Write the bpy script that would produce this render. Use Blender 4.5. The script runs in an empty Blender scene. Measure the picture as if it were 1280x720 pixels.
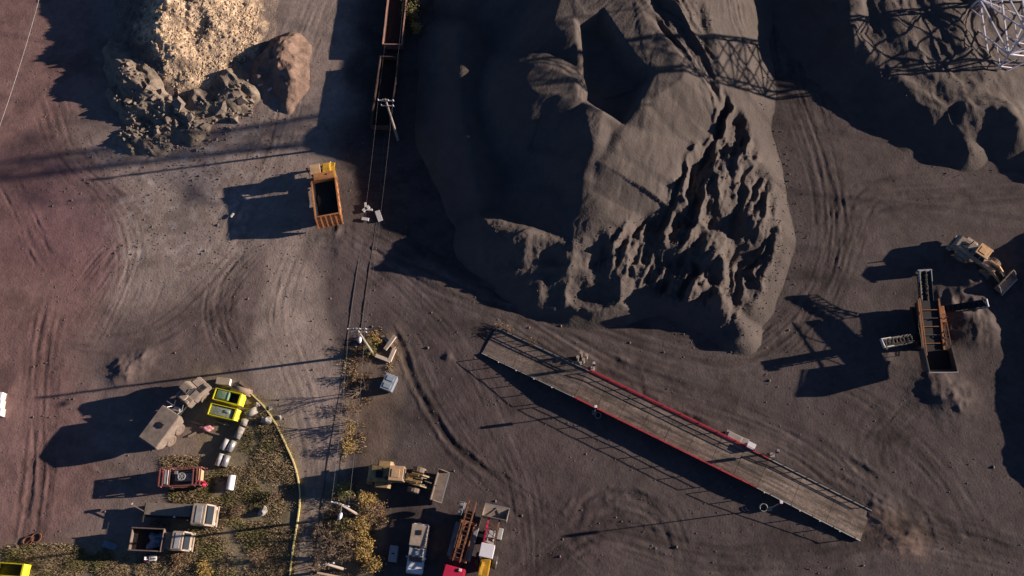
import bpy, bmesh, math, random
import numpy as np
from mathutils import Vector, Matrix
random.seed(7)
R = math.radians
scene = bpy.context.scene
COL = scene.collection

# ------------------------------------------------------------------ camera
F, H = 1150.0, 104.0
NX, NY = 690.0, 790.0
_d = np.array([NX-640, -(NY-360), -F]); _d /= np.linalg.norm(_d)
Zc = -_d
Xc = np.array([1.0, 0, 0]); Xc -= Xc.dot(Zc)*Zc; Xc /= np.linalg.norm(Xc)
Yc = np.cross(Zc, Xc)
C2W = np.array([Xc, Yc, Zc])
def P(px, py, z=0.0):
    w = C2W @ np.array([px-640.0, -(py-360.0), -F])
    t = (z-H)/w[2]
    return Vector((w[0]*t, w[1]*t, z))
def P2(px, py, z=0.0):
    p = P(px, py, z); return (p.x, p.y)
cam = bpy.data.cameras.new('camera'); co = bpy.data.objects.new('camera', cam); COL.objects.link(co)
M = Matrix([list(r)+[0] for r in C2W]+[[0, 0, 0, 1]])
co.matrix_world = Matrix.Translation((0, 0, H)) @ M
cam.sensor_width = 36; cam.lens = 36*F/1280; cam.clip_end = 12000; cam.clip_start = .5
scene.camera = co
# ------------------------------------------------------------------ light
EL = R(13.7)
sp, st = P(466, 432), P(60, 486)
sd = Vector((sp.x-st.x, sp.y-st.y, 0)).normalized()           # towards the sun, horizontal
AZ = math.atan2(sd.y, sd.x)
SUN = Vector((sd.x*math.cos(EL), sd.y*math.cos(EL), math.sin(EL)))
w = bpy.data.worlds.new('World'); scene.world = w; w.use_nodes = True
nt = w.node_tree; bg = nt.nodes['Background']
sky = nt.nodes.new('ShaderNodeTexSky'); sky.sky_type = 'NISHITA'; sky.sun_disc = False
sky.sun_elevation = EL; sky.sun_rotation = math.pi/2-AZ; sky.air_density = .45; sky.dust_density = .2; sky.ozone_density = 3
nt.links.new(sky.outputs[0], bg.inputs[0]); bg.inputs[1].default_value = .05
sl = bpy.data.lights.new('sun', 'SUN'); sl.energy = 5.0; sl.angle = R(.5); sl.color = (1, .82, .67)
so = bpy.data.objects.new('sun', sl); COL.objects.link(so)
so.rotation_euler = (-SUN).to_track_quat('-Z', 'Y').to_euler(); so.location = (60, 0, 60)
vs = scene.view_settings; vs.view_transform = 'Standard'; vs.look = 'None'; vs.gamma = 1; vs.exposure = .85

# ------------------------------------------------------------------ noise
def _hash(ix, iy, s):
    n = (ix*374761393 + iy*668265263 + s*974634777) & 0xFFFFFFFF
    n = ((n ^ (n >> 13))*1274126177) & 0xFFFFFFFF
    return ((n ^ (n >> 16)) & 0xFFFF)/65535.0
def vnoise(x, y, s=0):
    xi = np.floor(x).astype(np.int64); yi = np.floor(y).astype(np.int64)
    fx = x-xi; fy = y-yi
    fx = fx*fx*fx*(fx*(fx*6-15)+10); fy = fy*fy*fy*(fy*(fy*6-15)+10)
    a = _hash(xi, yi, s); b = _hash(xi+1, yi, s); c = _hash(xi, yi+1, s); d = _hash(xi+1, yi+1, s)
    return (a+(b-a)*fx)*(1-fy)+(c+(d-c)*fx)*fy
def fbm(x, y, o=4, s=0, g=.5):
    t = 0; a = 1; n = 0
    for i in range(o):
        t = t+a*vnoise(x, y, s+i*17); n += a; a *= g; x = x*2.03+3.1; y = y*2.03+7.7
    return t/n*2-1
def ridge(x, y, o=3, s=0):
    t = 0; am = 1; n = 0
    for i in range(o):
        t = t+am*(1-np.abs(vnoise(x, y, s+i*13)*2-1)); n += am; am *= .45; x = x*2.1+1.7; y = y*1.9+4.2
    return t/n
def sstep(a, b, v):
    t = np.clip((v-a)/(b-a), 0, 1); return t*t*(3-2*t)
def seg_dist(X, Y, pts):
    """distance to polyline, interpolated 3rd value, arc length, signed side"""
    best = np.full(X.shape, 1e9); hv = np.zeros(X.shape); sg = np.zeros(X.shape)
    for a, b in zip(pts[:-1], pts[1:]):
        dx, dy = b[0]-a[0], b[1]-a[1]; L2 = dx*dx+dy*dy+1e-9
        t = np.clip(((X-a[0])*dx+(Y-a[1])*dy)/L2, 0, 1)
        ex = X-a[0]-t*dx; ey = Y-a[1]-t*dy
        d = np.hypot(ex, ey); m = d < best
        best = np.where(m, d, best); sg = np.where(m, np.sign(dx*ey-dy*ex), sg)
        if len(a) > 2: hv = np.where(m, a[2]+(b[2]-a[2])*t, hv)
    return best, hv, sg
def poly_sd(X, Y, poly):
    """signed distance to polygon, positive inside"""
    inside = np.zeros(X.shape, bool)
    n = len(poly)
    for i in range(n):
        x1, y1 = poly[i]; x2, y2 = poly[(i+1) % n]
        c = ((y1 > Y) != (y2 > Y)) & (X < (x2-x1)*(Y-y1)/((y2-y1)+1e-12)+x1)
        inside ^= c
    d, _, _ = seg_dist(X, Y, list(poly)+[poly[0]])
    return np.where(inside, d, -d)
def pxpoly(l, z=0): return [P2(a, b, z) for a, b in l]
def spline(pts, step=3):
    out = []
    p = [pts[0]]+list(pts)+[pts[-1]]
    for i in range(1, len(p)-2):
        for k in range(step):
            t = k/step; q = []
            for j in range(len(pts[0])):
                a, b, c, d = p[i-1][j], p[i][j], p[i+1][j], p[i+2][j]
                q.append(.5*(2*b+(c-a)*t+(2*a-5*b+4*c-d)*t*t+(3*b-a-3*c+d)*t**3))
            out.append(tuple(q))
    out.append(tuple(pts[-1])); return out

# ------------------------------------------------------------------ tagging
def tag(o, label=None, cat=None, group=None, kind=None):
    if label: o['label'] = label
    if cat: o['category'] = cat
    if group: o['group'] = group
    if kind: o['kind'] = kind
    return o
def thing(name, label, cat, loc=(0, 0, 0), rotz=0, group=None):
    o = bpy.data.objects.new(name, None); COL.objects.link(o); o.empty_display_size = .3
    o.location = loc; o.rotation_euler = (0, 0, rotz)
    return tag(o, label, cat, group)

# ------------------------------------------------------------------ materials
MATS = {}
def mat(name, col, rough=.6, metal=0, var=.25, vs=2.0, col2=None, bump=.0, bs=20, spec=.4, dirt=.0, attr=None, vs2=None):
    if name in MATS: return MATS[name]
    m = bpy.data.materials.new(name); m.use_nodes = True; MATS[name] = m
    n = m.node_tree.nodes; l = m.node_tree.links; b = n['Principled BSDF']
    b.inputs['Roughness'].default_value = rough; b.inputs['Metallic'].default_value = metal
    b.inputs['Specular IOR Level'].default_value = spec
    tc = n.new('ShaderNodeTexCoord'); geo = n.new('ShaderNodeNewGeometry')
    noi = n.new('ShaderNodeTexNoise'); noi.inputs['Scale'].default_value = vs; noi.inputs['Detail'].default_value = 8; noi.inputs['Roughness'].default_value = .65
    src = tc.outputs['Object']
    l.new(src, noi.inputs['Vector'])
    ramp = n.new('ShaderNodeValToRGB'); ramp.color_ramp.elements[0].position = .35; ramp.color_ramp.elements[1].position = .68
    l.new(noi.outputs['Fac'], ramp.inputs[0])
    mix = n.new('ShaderNodeMix'); mix.data_type = 'RGBA'
    c = col; c2 = col2 or tuple(v*(1-var) for v in col)
    mix.inputs[6].default_value = (*c2, 1); mix.inputs[7].default_value = (*c, 1)
    l.new(ramp.outputs[0], mix.inputs[0]); out = mix.outputs[2]
    if attr:
        at = n.new('ShaderNodeAttribute'); at.attribute_name = attr
        mm = n.new('ShaderNodeMix'); mm.data_type = 'RGBA'; mm.blend_type = 'MULTIPLY'; mm.inputs[0].default_value = 1
        l.new(out, mm.inputs[6]); l.new(at.outputs['Color'], mm.inputs[7]); out = mm.outputs[2]
    if vs2:
        n2 = n.new('ShaderNodeTexNoise'); n2.inputs['Scale'].default_value = vs2; n2.inputs['Detail'].default_value = 4
        l.new(src, n2.inputs['Vector'])
        mr = n.new('ShaderNodeMapRange'); mr.inputs[1].default_value = .3; mr.inputs[2].default_value = .7; mr.inputs[3].default_value = 1-var; mr.inputs[4].default_value = 1+var
        l.new(n2.outputs['Fac'], mr.inputs[0])
        mm = n.new('ShaderNodeMix'); mm.data_type = 'RGBA'; mm.blend_type = 'MULTIPLY'; mm.inputs[0].default_value = 1
        l.new(out, mm.inputs[6]); l.new(mr.outputs[0], mm.inputs[7]); out = mm.outputs[2]
    if dirt > 0:
        n3 = n.new('ShaderNodeTexNoise'); n3.inputs['Scale'].default_value = 1.3; n3.inputs['Detail'].default_value = 9; n3.inputs['Roughness'].default_value = .7
        l.new(src, n3.inputs['Vector'])
        mr = n.new('ShaderNodeMapRange'); mr.inputs[1].default_value = .42; mr.inputs[2].default_value = .62; mr.inputs[4].default_value = dirt
        l.new(n3.outputs['Fac'], mr.inputs[0])
        mm = n.new('ShaderNodeMix'); mm.data_type = 'RGBA'; mm.inputs[7].default_value = (.07, .055, .048, 1)
        l.new(mr.outputs[0], mm.inputs[0]); l.new(out, mm.inputs[6]); out = mm.outputs[2]
    l.new(out, b.inputs['Base Color'])
    if bump:
        n4 = n.new('ShaderNodeTexNoise'); n4.inputs['Scale'].default_value = bs; n4.inputs['Detail'].default_value = 6
        l.new(src, n4.inputs['Vector'])
        bp = n.new('ShaderNodeBump'); bp.inputs['Strength'].default_value = bump; bp.inputs['Distance'].default_value = .1
        l.new(n4.outputs['Fac'], bp.inputs['Height']); l.new(bp.outputs[0], b.inputs['Normal'])
    return m

def grid_mesh(name, X, Y, Z, keep=None, col=None, material=None, smooth=True):
    ny, nx = X.shape
    idx = np.arange(nx*ny).reshape(ny, nx)
    q = np.stack([idx[:-1, :-1], idx[:-1, 1:], idx[1:, 1:], idx[1:, :-1]], -1).reshape(-1, 4)
    V = np.stack([X, Y, Z], -1).reshape(-1, 3)
    if keep is not None:
        k = keep.reshape(-1); q = q[k[q].any(1)]
        used = np.unique(q); mp = np.full(nx*ny, -1); mp[used] = np.arange(len(used)); q = mp[q]; V = V[used]
        if col is not None: col = col.reshape(-1, 3)[used]
    me = bpy.data.meshes.new(name)
    me.vertices.add(len(V)); me.vertices.foreach_set('co', V.astype(np.float32).ravel())
    me.loops.add(len(q)*4); me.loops.foreach_set('vertex_index', q.astype(np.int32).ravel())
    me.polygons.add(len(q)); me.polygons.foreach_set('loop_start', np.arange(0, len(q)*4, 4, dtype=np.int32))
    me.update(calc_edges=True)
    if smooth: me.polygons.foreach_set('use_smooth', np.ones(len(q), bool))
    if col is not None:
        a = me.attributes.new('tint', 'FLOAT_COLOR', 'POINT')
        c = np.concatenate([col.reshape(-1, 3), np.ones((len(V), 1))], 1)
        a.data.foreach_set('color', c.astype(np.float32).ravel())
    o = bpy.data.objects.new(name, me); COL.objects.link(o)
    if material: me.materials.append(material)
    return o
# ------------------------------------------------------------------ ground sheet
def axis(a, b, s):
    inner = np.arange(a, b+s*.5, s); out = []
    v = s; p = b
    while p < 4000: v *= 1.35; p += v; out.append(p)
    neg = []; v = s; p = a
    while p > -4000: v *= 1.35; p -= v; neg.append(p)
    return np.array(neg[::-1]+list(inner)+out)
gx0 = min(P(-15, -15).x, P(-15, 735).x); gx1 = max(P(1295, -15).x, P(1295, 735).x)
gy0 = min(P(-15, 735).y, P(1295, 735).y); gy1 = max(P(-15, -15).y, P(1295, -15).y)
GX, GY = np.meshgrid(axis(gx0, gx1, .17), axis(gy0, gy1, .17))
GZ = .05*fbm(GX/9, GY/9, 3, 5)+.035*fbm(GX/1.6, GY/1.6, 4, 9)
GT = np.ones(GX.shape)                       # brightness from tracks: polished or loose soil
def track(pts, gauge=2.2, w=.42, depth=.06, tint=.0, closed=False):
    pts = [P2(*p) for p in spline(pts, 4)]
    xs = [p[0] for p in pts]; ys = [p[1] for p in pts]
    m = gauge/2+3*w
    jx = np.searchsorted(GX[0], [min(xs)-m, max(xs)+m]); jy = np.searchsorted(GY[:, 0], [min(ys)-m, max(ys)+m])
    if jx[1]-jx[0] < 2 or jy[1]-jy[0] < 2: return
    s = (slice(jy[0], jy[1]), slice(jx[0], jx[1])); X = GX[s]; Y = GY[s]
    d, _, _ = seg_dist(X, Y, pts)
    e = np.hypot(X-xs[-1], Y-ys[-1]); e0 = np.hypot(X-xs[0], Y-ys[0])
    fade = sstep(0, 5, e)*sstep(0, 5, e0)*(.15+1.1*sstep(-.25, .45, fbm(X/3.5, Y/3.5, 4, int(abs(xs[0]*10)) % 97, .65)))
    r = np.abs(d-gauge/2)/w
    r = r*(1+.35*fbm(X/.7, Y/.7, 2, 13)); prof = -np.exp(-r**2)+.75*np.exp(-(r-1.7)**2/.35)
    GZ[s] += depth*prof*fade; GT[s] *= 1+tint*np.exp(-r**2)*fade
def fan(pts, n, spread, **k):
    for i in range(int(n*2.6)):
        ox, oy = random.uniform(-1, 1)*spread, random.uniform(-1, 1)*spread
        q = [(a+ox+random.uniform(-4, 4), b+oy+random.uniform(-4, 4)) for a, b in pts]
        kk = dict(k); kk['w'] = random.choice([.16, .2, .2, .3, .7]); kk['depth'] = k.get('depth', .05)*random.uniform(.15, .52)*(.5 if kk['w'] > .5 else .75); kk['gauge'] = k.get('gauge', 2.2)*random.choice([.5, .8, 1, 1.1]); kk['tint'] = random.choice([-.16, -.1, -.06, .07, .1])
        track(q, **kk)
# haul road round the big pile, then west
fan([(975, -20), (985, 80), (1020, 180), (1040, 270), (1030, 350), (985, 415), (920, 452), (830, 440), (700, 395), (600, 370), (500, 330), (440, 300)], 9, 16, depth=.05)
fan([(1300, 230), (1180, 240), (1080, 250), (1045, 320), (1010, 400), (930, 455)], 7, 18, depth=.045)
fan([(470, 300), (560, 360), (640, 400), (760, 470), (900, 520), (1010, 570), (1110, 650), (1290, 705)], 7, 14, depth=.05)
fan([(1300, 700), (1150, 665), (1010, 690), (880, 690), (760, 660), (690, 700), (640, 740)], 8, 18, depth=.06)
fan([(500, 400), (540, 500), (600, 590), (680, 650), (760, 720)], 6, 14, depth=.05)
fan([(420, 300), (480, 350), (560, 430), (610, 530), (650, 620), (660, 740)], 6, 16, depth=.05)
fan([(720, 690), (735, 640), (780, 625), (830, 650), (850, 720)], 4, 10, depth=.07)
fan([(1150, 500), (1100, 560), (1130, 640), (1220, 690)], 4, 18, depth=.04)
fan([(1000, 470), (1100, 520), (1180, 600), (1230, 700)], 5, 20, depth=.04)
track([(722, 665), (730, 640), (760, 628), (800, 636), (825, 660)], depth=.1, tint=-.2)
track([(1155, 690), (1140, 650), (1105, 620), (1060, 590), (990, 545)], depth=.09, tint=-.15)
track([(475, 395), (498, 425), (510, 460), (530, 500), (570, 560), (640, 610)], gauge=.1, w=.35, depth=.08, tint=-.3)
track([(735, 445), (790, 465), (810, 500), (850, 520), (905, 540)], gauge=.1, w=.4, depth=.12, tint=-.3)
# left yard
fan([(0, 215), (25, 265), (50, 315), (72, 345)], 2, 2, depth=.12, gauge=2.0)
fan([(100, 365), (125, 330), (150, 300)], 4, 9, depth=.08)
fan([(30, 700), (45, 600), (48, 520), (55, 430), (70, 360)], 5, 10, depth=.06)
fan([(35, 610), (80, 560), (150, 600), (180, 650)], 2, 8, depth=.05)
fan([(60, 585), (75, 605), (100, 615)], 4, 7, depth=.09, gauge=1.8)
fan([(330, 300), (285, 350), (275, 400), (300, 460)], 5, 8, depth=.07)
fan([(400, -20), (365, 80), (340, 180), (300, 260), (270, 330)], 5, 16, depth=.04)
fan([(120, 430), (170, 330), (150, 250), (90, 190), (60, 100)], 4, 22, depth=.04)
fan([(60, 430), (160, 440), (240, 400), (330, 300)], 4, 16, depth=.04)
fan([(360, 730), (395, 600), (380, 500), (350, 400), (380, 300)], 5, 10, depth=.03)
# dug scrapes and small heaps
for px, py, rr, h in [(155, 462, 1.6, .5), (180, 447, 1.0, .35), (228, 640, .6, .2), (560, 445, .5, .25), (1100, 430, 2.5, .3), (545, 340, 2, .3), (1170, 480, 2.6, .5), (1190, 500, 2, .5), (1215, 345, 2.2, .9), (1130, 665, 2.5, .35), (1195, 395, 3.0, 1.1), (1225, 410, 2.0, .6), (425, 296, 2.5, .25), (1100, 640, 1.6, .35)]:
    cx, cy = P2(px, py); d = np.hypot(GX-cx, GY-cy)
    s = d < rr*3
    GZ[s] += (h*np.exp(-(d[s]/rr)**2)*(.3+1.1*ridge(GX[s]/(rr*.9), GY[s]/(rr*.7), 3, 3)))

# soil colours by area (edges ragged); the last darkens the big pile's shadow zone
WXn = GX+2.2*fbm(GX/5, GY/5, 3, 31); WYn = GY+2.2*fbm(GX/5, GY/5, 3, 32)
def area(l, soft=2.0, warp=True):
    return sstep(-soft, soft, poly_sd(WXn if warp else GX, WYn if warp else GY, pxpoly(l)))[..., None]
base = np.array([.098, .081, .079])
G = np.ones(GX.shape+(3,))*base
def lay(l, c, soft=2.0, a=1.0, warp=True):
    global G
    m = area(l, soft, warp)*a; G = G*(1-m)+np.array(c)*m
lay([(-400, -300), (470, -300), (440, 0), (420, 300), (400, 420), (300, 520), (330, 900), (-400, 1000)], (.215, .168, .155), 3)
lay([(110, 190), (330, 160), (345, 270), (320, 330), (215, 430), (130, 380)], (.32, .26, .235), 4, .9)
lay([(-400, -300), (60, -300), (130, 100), (60, 200), (150, 330), (110, 430), (125, 600), (90, 700), (-400, 1000)], (.235, .145, .135), 4, .95)
lay([(10, 195), (110, 200), (150, 260), (120, 350), (10, 330)], (.185, .105, .115), 4, .7)
lay([(130, 400), (330, 330), (300, 480), (180, 520), (110, 460)], (.15, .115, .11), 3, .85)
lay([(345, 285), (405, 290), (410, 400), (440, 470), (437, 560), (430, 640), (400, 740), (365, 740), (380, 620), (350, 530), (310, 460)], (.32, .26, .23), .8, .95, False)
lay([(360, -100), (440, -100), (425, 100), (395, 290), (345, 290), (320, 200)], (.29, .235, .21), 2, .9)
lay([(400, 290), (470, 300), (560, 340), (480, 400), (430, 420), (405, 390)], (.12, .095, .095), 2.5, .9)
lay([(440, 440), (500, 400), (500, 480), (480, 560), (470, 640), (440, 660), (437, 520)], (.20, .15, .12), 1.2, .8)
lay([(240, 470), (335, 490), (372, 580), (374, 740), (180, 740), (230, 620)], (.25, .205, .13), 2, .85)
lay([(-20, 690), (200, 690), (300, 740), (-20, 760)], (.24, .195, .125), 2, .85)
lay([(390, 610), (480, 610), (470, 740), (380, 740)], (.20, .155, .105), 1.2, .8)
lay([(560, 340), (720, 380), (930, 440), (1040, 330), (1010, 150), (1300, 240), (1300, 330), (1120, 320), (1000, 480), (760, 450), (600, 400)], (.115, .094, .090), 3, .8)
lay([(1080, 640), (1140, 650), (1150, 700), (1090, 690)], (.21, .15, .125), 1.5, .8)
lay([(500, 400), (600, 430), (740, 560), (800, 740), (520, 740), (560, 560)], (.10, .078, .078), 3, .8)
lay([(445, -60), (700, -60), (700, 330), (590, 338), (520, 305), (470, 285), (450, 210)], (.075, .064, .062), 2, .9)  # coal-dark ground colour that deepens the big pile's cast shadow
g1 = fbm(GX/14, GY/14, 4, 41); g2 = fbm(GX/2.5, GY/2.5, 5, 51); g3 = fbm(GX/.5, GY/.5, 3, 61)
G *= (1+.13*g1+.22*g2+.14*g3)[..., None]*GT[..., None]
# pale dust smears in the middle of the yard, dark coal spill patches
m = area([(130, 180), (345, 150), (330, 300), (230, 360), (140, 330)], 3)[..., 0]*(sstep(.0, .45, fbm(GX/1.2, GY/1.2, 5, 71, .65))-.35*sstep(.0, .4, fbm(GX/2+5, GY/2, 5, 75, .65)))
G += (m*.10)[..., None]
m = sstep(.1, .6, fbm(GX/5+9, GY/4, 6, 81, .62))
G *= (1-.28*m)[..., None]
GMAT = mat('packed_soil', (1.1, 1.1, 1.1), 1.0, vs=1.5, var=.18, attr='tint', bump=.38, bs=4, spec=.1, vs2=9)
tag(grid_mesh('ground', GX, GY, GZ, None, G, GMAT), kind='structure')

# ------------------------------------------------------------------ heaps
HF = .86
GRIDS = []
def heap(name, ridges, bbox, slope=.72, res=.2, warp=.8, rough=.12, k=.35, extra=None, material=None, base_drop=-.25, seed=0, tint=None):
    ps = [P2(a, b) for a, b in bbox]
    x0, x1 = min(p[0] for p in ps), max(p[0] for p in ps); y0, y1 = min(p[1] for p in ps), max(p[1] for p in ps)
    X, Y = np.meshgrid(np.arange(x0, x1, res), np.arange(y0, y1, res))
    wx = X+warp*fbm(X/4, Y/4, 3, seed+1); wy = Y+warp*fbm(X/4, Y/4, 3, seed+2)
    acc = np.zeros(X.shape)
    for rd in ridges:
        s = slope*HF
        if isinstance(rd[0], (int, float)): s = rd[0]*HF; rd = rd[1]
        pts = [(*P2(a, b, h*HF), h*HF) for a, b, h in rd]
        if len(pts) == 1: pts = pts+[(pts[0][0]+.01, pts[0][1], pts[0][2])]
        d, hv, _ = seg_dist(wx, wy, pts)
        d = np.sqrt(d*d+.5)-.7
        acc += np.exp(np.clip((hv-s*d)/k, -60, 60))
    Z = k*np.log(acc+1e-9)
    Z = np.maximum(Z, -1.5)
    Z = np.where(Z < 0, Z*.5, Z)
    Z += rough*fbm(X/1.3, Y/1.3, 4, seed+3)*sstep(-.5, 1, Z)
    if extra: Z = extra(X, Y, Z)
    GRIDS.append((x0, y0, res, Z))
    keep = Z > -.12
    Z = np.maximum(Z, base_drop)
    t = None
    if tint: t = tint(X, Y, Z)
    return grid_mesh(name, X, Y, Z, keep, t, material)

COAL = mat('coal_dust', (1.08, 1.08, 1.08), .95, vs=.8, var=.14, attr='tint', bump=.6, bs=3.6, spec=.15, vs2=11)
def polar(X, Y, c, f, rf, s):
    cx, cy = P2(*c); th = np.arctan2(Y-cy, X-cx); r = np.hypot(X-cx, Y-cy)
    return th*f, r*rf, s
def flow(X, Y, a, b, fv, fu, s, wv=1.0):
    """coordinates across / along the direction a->b (pixels)"""
    p = P(*a); q = P(*b); d = (q-p).normalized()
    u = X*d.x+Y*d.y; v = -X*d.y+Y*d.x
    v = v+wv*fbm(X/4, Y/4, 2, s+5)+.35*wv*fbm(X/1.3, Y/1.3, 2, s+6)
    return v/fv, u/fu
def main_extra(X, Y, Z):
    up = sstep(.2, 2.5, Z)
    cut = sstep(-1.0, 1.0, poly_sd(X+.8*fbm(X/2, Y/2, 2, 4), Y, pxpoly([(903, 125), (930, 150), (970, 240), (980, 300), (950, 380), (915, 400), (850, 380), (770, 340), (740, 330), (760, 305), (820, 270), (850, 215), (890, 170)], 2)))
    a1, a2 = flow(X, Y, (960, 100), (850, 400), 2.6, 8.0, 210, 1.2)
    b1, b2 = flow(X, Y, (960, 100), (850, 400), .9, 3.4, 220, .6)
    Z = Z+cut*up*(3.3*ridge(a1, a2, 2, 211)+.9*ridge(b1, b2, 2, 221)-2.9)
    cut2 = sstep(-.8, .8, poly_sd(X, Y, pxpoly([(805, -20), (885, -20), (892, 30), (907, 98), (897, 112), (850, 50), (815, 10)], 9)))
    a1, a2 = flow(X, Y, (820, 0), (905, 110), 2.0, 9.0, 230, .8)
    Z = Z+cut2*(1.9*ridge(a1, a2, 3, 231)-1.5)
    cx, cy = P2(880, -60); th = np.arctan2(Y-cy, X-cx); r = np.hypot(X-cx, Y-cy)
    th = th+.06*fbm(X/5, Y/5, 3, 205)
    Z = Z+up*(1-cut)*.07*fbm(th*50, r*.3, 3, 240)
    east = sstep(-1, 2, poly_sd(X, Y, pxpoly([(890, -60), (930, 0), (1000, 200), (1010, 320), (950, 430), (910, 420), (960, 300), (940, 160)], 2)))
    Z = Z+east*up*.22*ridge(th*45, r*.25, 3, 244)
    lobes = sstep(-1, 1, poly_sd(X, Y, pxpoly([(600, 270), (700, 312), (800, 300), (900, 360), (930, 440), (600, 380)], 1)))
    Z = Z+lobes*sstep(-.3, 1, Z)*(1.7*ridge(X/5.5, Y/4.2, 2, 250)-.85)
    foot = sstep(-1, 1, poly_sd(X, Y, pxpoly([(700, 280), (800, 270), (800, 310), (700, 320)], 2.5)))
    Z = Z+foot*.12*ridge(th*70, r*.2, 2, 260)
    hol = sstep(-.6, 1.2, poly_sd(X, Y, pxpoly([(722, 25), (752, 15), (782, 60), (800, 82), (815, 92), (800, 120), (778, 148), (745, 132), (728, 118), (726, 70)], 7)))
    Z = Z-hol*np.maximum(0, Z-4.6)*.8
    Z = Z+sstep(.3, 1.5, Z)*(.015+.22*cut+.16*lobes)*fbm(X/.8, Y/.8, 4, 270, .6)
    return Z
def coal_tint(X, Y, Z):
    c = np.ones(X.shape+(3,))*np.array([.100, .085, .079])
    c *= (1+.18*fbm(X/6, Y/6, 4, 301)+.12*fbm(X/1.2, Y/1.2, 4, 302))[..., None]
    return c
main = heap('coal_pile', [
    [(850, -230, 10), (820, -160, 9.8), (778, -70, 9.6), (760, -5, 10.9), (779, 38, 11.0), (790, 66, 10.5), (828, 78, 10.1), (815, 106, 9.0), (802, 130, 8.3)],
    [.66, [(845, -90, 9.6), (822, -10, 9.7), (832, 60, 9.5)]],
    [(802, 130, 8.3), (779, 156, 7.3), (742, 138, 8.7)],
    [(742, 138, 8.7), (742, 185, 8.3), (731, 225, 7.2), (716, 283, 4.2)],
    [.43, [(775, 172, 7.9), (752, 205, 7.8), (740, 240, 6.3)]],
    [(690, -70, 6.6), (706, -12, 8.4), (714, 16, 9.5)],
    [.6, [(650, -20, 5.8), (690, -20, 7.2)]],
    [.72, [(680, 94, 9.4), (694, 98, 9.3), (704, 104, 9.1)]],
    [(640, -80, 5.4), (600, -20, 4.6)],
    [.62, [(885, -60, 3.4), (890, 40, 3.2), (905, 130, 3.2), (930, 210, 2.9), (950, 290, 2.5), (935, 370, 1.7)]],
    [(700, 306, 4.2), (660, 297, 4.4), (622, 286, 3.7)],
    [(690, 320, 2.4), (760, 328, 2.4), (850, 345, 2.8), (905, 385, 2.2), (925, 412, 1.6)],
    [.5, [(800, 290, 2.9), (860, 300, 3.2), (900, 330, 2.8)]],
    [(575, 40, 4), (580, 150, 4.5), (600, 240, 3)],
    ], [(470, -330), (1030, -330), (1040, 450), (520, 450)], extra=main_extra, material=COAL, seed=100, tint=coal_tint, slope=.76, warp=.3, rough=.03, k=.12, res=.145)
tag(main, 'huge black coal stockpile with a smooth sunlit face and clawed gullies', 'coal pile')

def right_extra(X, Y, Z):
    up = sstep(.3, 1.6, Z)
    a1, a2 = flow(X, Y, (1060, 0), (1180, 120), 4.2, 6.5, 400, 1.6)
    b1, b2 = flow(X, Y, (1060, 0), (1090, 120), 1.3, 3.5, 420, .8)
    return Z+up*(.75*ridge(a1, a2, 2, 411)-.5+.22*ridge(b1, b2, 2, 421))
rp = heap('coal_pile', [
    [(1052, -120, 5.6), (1058, -20, 5.0), (1072, 45, 3.9), (1100, 72, 3.0), (1130, 100, 2.9), (1165, 128, 2.7), (1200, 150, 2.1), (1215, 185, 1.4)],
    [.3, [(1090, -60, 4.4), (1110, 10, 3.7), (1140, 60, 3.2), (1180, 100, 2.8)]],
    [.3, [(1150, -60, 4.2), (1180, 10, 3.3), (1195, 60, 2.8)]],
    [(1220, 135, 3.0), (1255, 140, 3.2), (1275, 165, 2.6)],
    [(1190, -60, 4), (1220, 0, 3)],
    ], [(960, -200), (1340, -200), (1340, 250), (960, 250)], extra=right_extra, material=COAL, seed=400, tint=coal_tint, slope=.8, warp=.9, rough=.04)
tag(rp, 'low lumpy coal stockpile below the steel lattice pylon', 'coal pile')
ep = heap('coal_pile', [
    [(1355, 300, 3.0), (1335, 350, 2.9), (1338, 420, 2.2), (1342, 500, 2.0), (1342, 560, 2.0), (1350, 600, 1.4)],
    [(1350, 170, 3.0), (1350, 190, 2.6)],
    ], [(1215, -40), (1480, -40), (1480, 740), (1215, 740)], material=COAL, seed=500, tint=coal_tint, slope=.8, warp=1.4)
tag(ep, 'coal stockpile at the right edge throwing a long shadow into the yard', 'coal pile')

CHIP = mat('chip_rubble', (1, 1, 1), .9, vs=3.5, var=.35, attr='tint', bump=1.0, bs=5, spec=.15, vs2=7)
def chip_tint(X, Y, Z):
    c = np.ones(X.shape+(3,))*np.array([.60, .455, .32])
    c *= (1+.2*fbm(X/3, Y/3, 4, 601)+.7*fbm(X/.28, Y/.28, 3, 602))[..., None]
    m = sstep(.12, .4, fbm(X/1.5, Y/1.5, 5, 603))[..., None]*.7
    c = c*(1-m)+np.array([.12, .09, .075])*m
    wx = X+1.5*fbm(X/1.5, Y/1.5, 4, 604); wy = Y+1.5*fbm(X/1.5, Y/1.5, 4, 605)
    k = sstep(-.5, .6, poly_sd(wx, wy, pxpoly([(170, 28), (200, -5), (250, -60), (330, -60), (322, 40), (285, 80), (255, 115), (225, 118), (205, 95), (198, 62), (175, 48)], 2)))[..., None]
    soil = np.array([.19, .15, .13])*(1+.3*fbm(X/.9, Y/.9, 4, 606))[..., None]
    return np.clip(c*k+soil*(1-k), .02, .85)
def chip_extra(X, Y, Z):
    up = sstep(.2, 1.5, Z)
    return Z+up*(.16*fbm(X/.4, Y/.4, 3, 610)+.45*fbm(X/3.0, Y/3.0, 3, 611)+.45*sstep(0, .3, fbm(X/1.3, Y/1.3, 3, 612))*sstep(8, 1, np.hypot(X-P2(205, 30, 4)[0], Y-P2(205, 30, 4)[1])))
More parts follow.
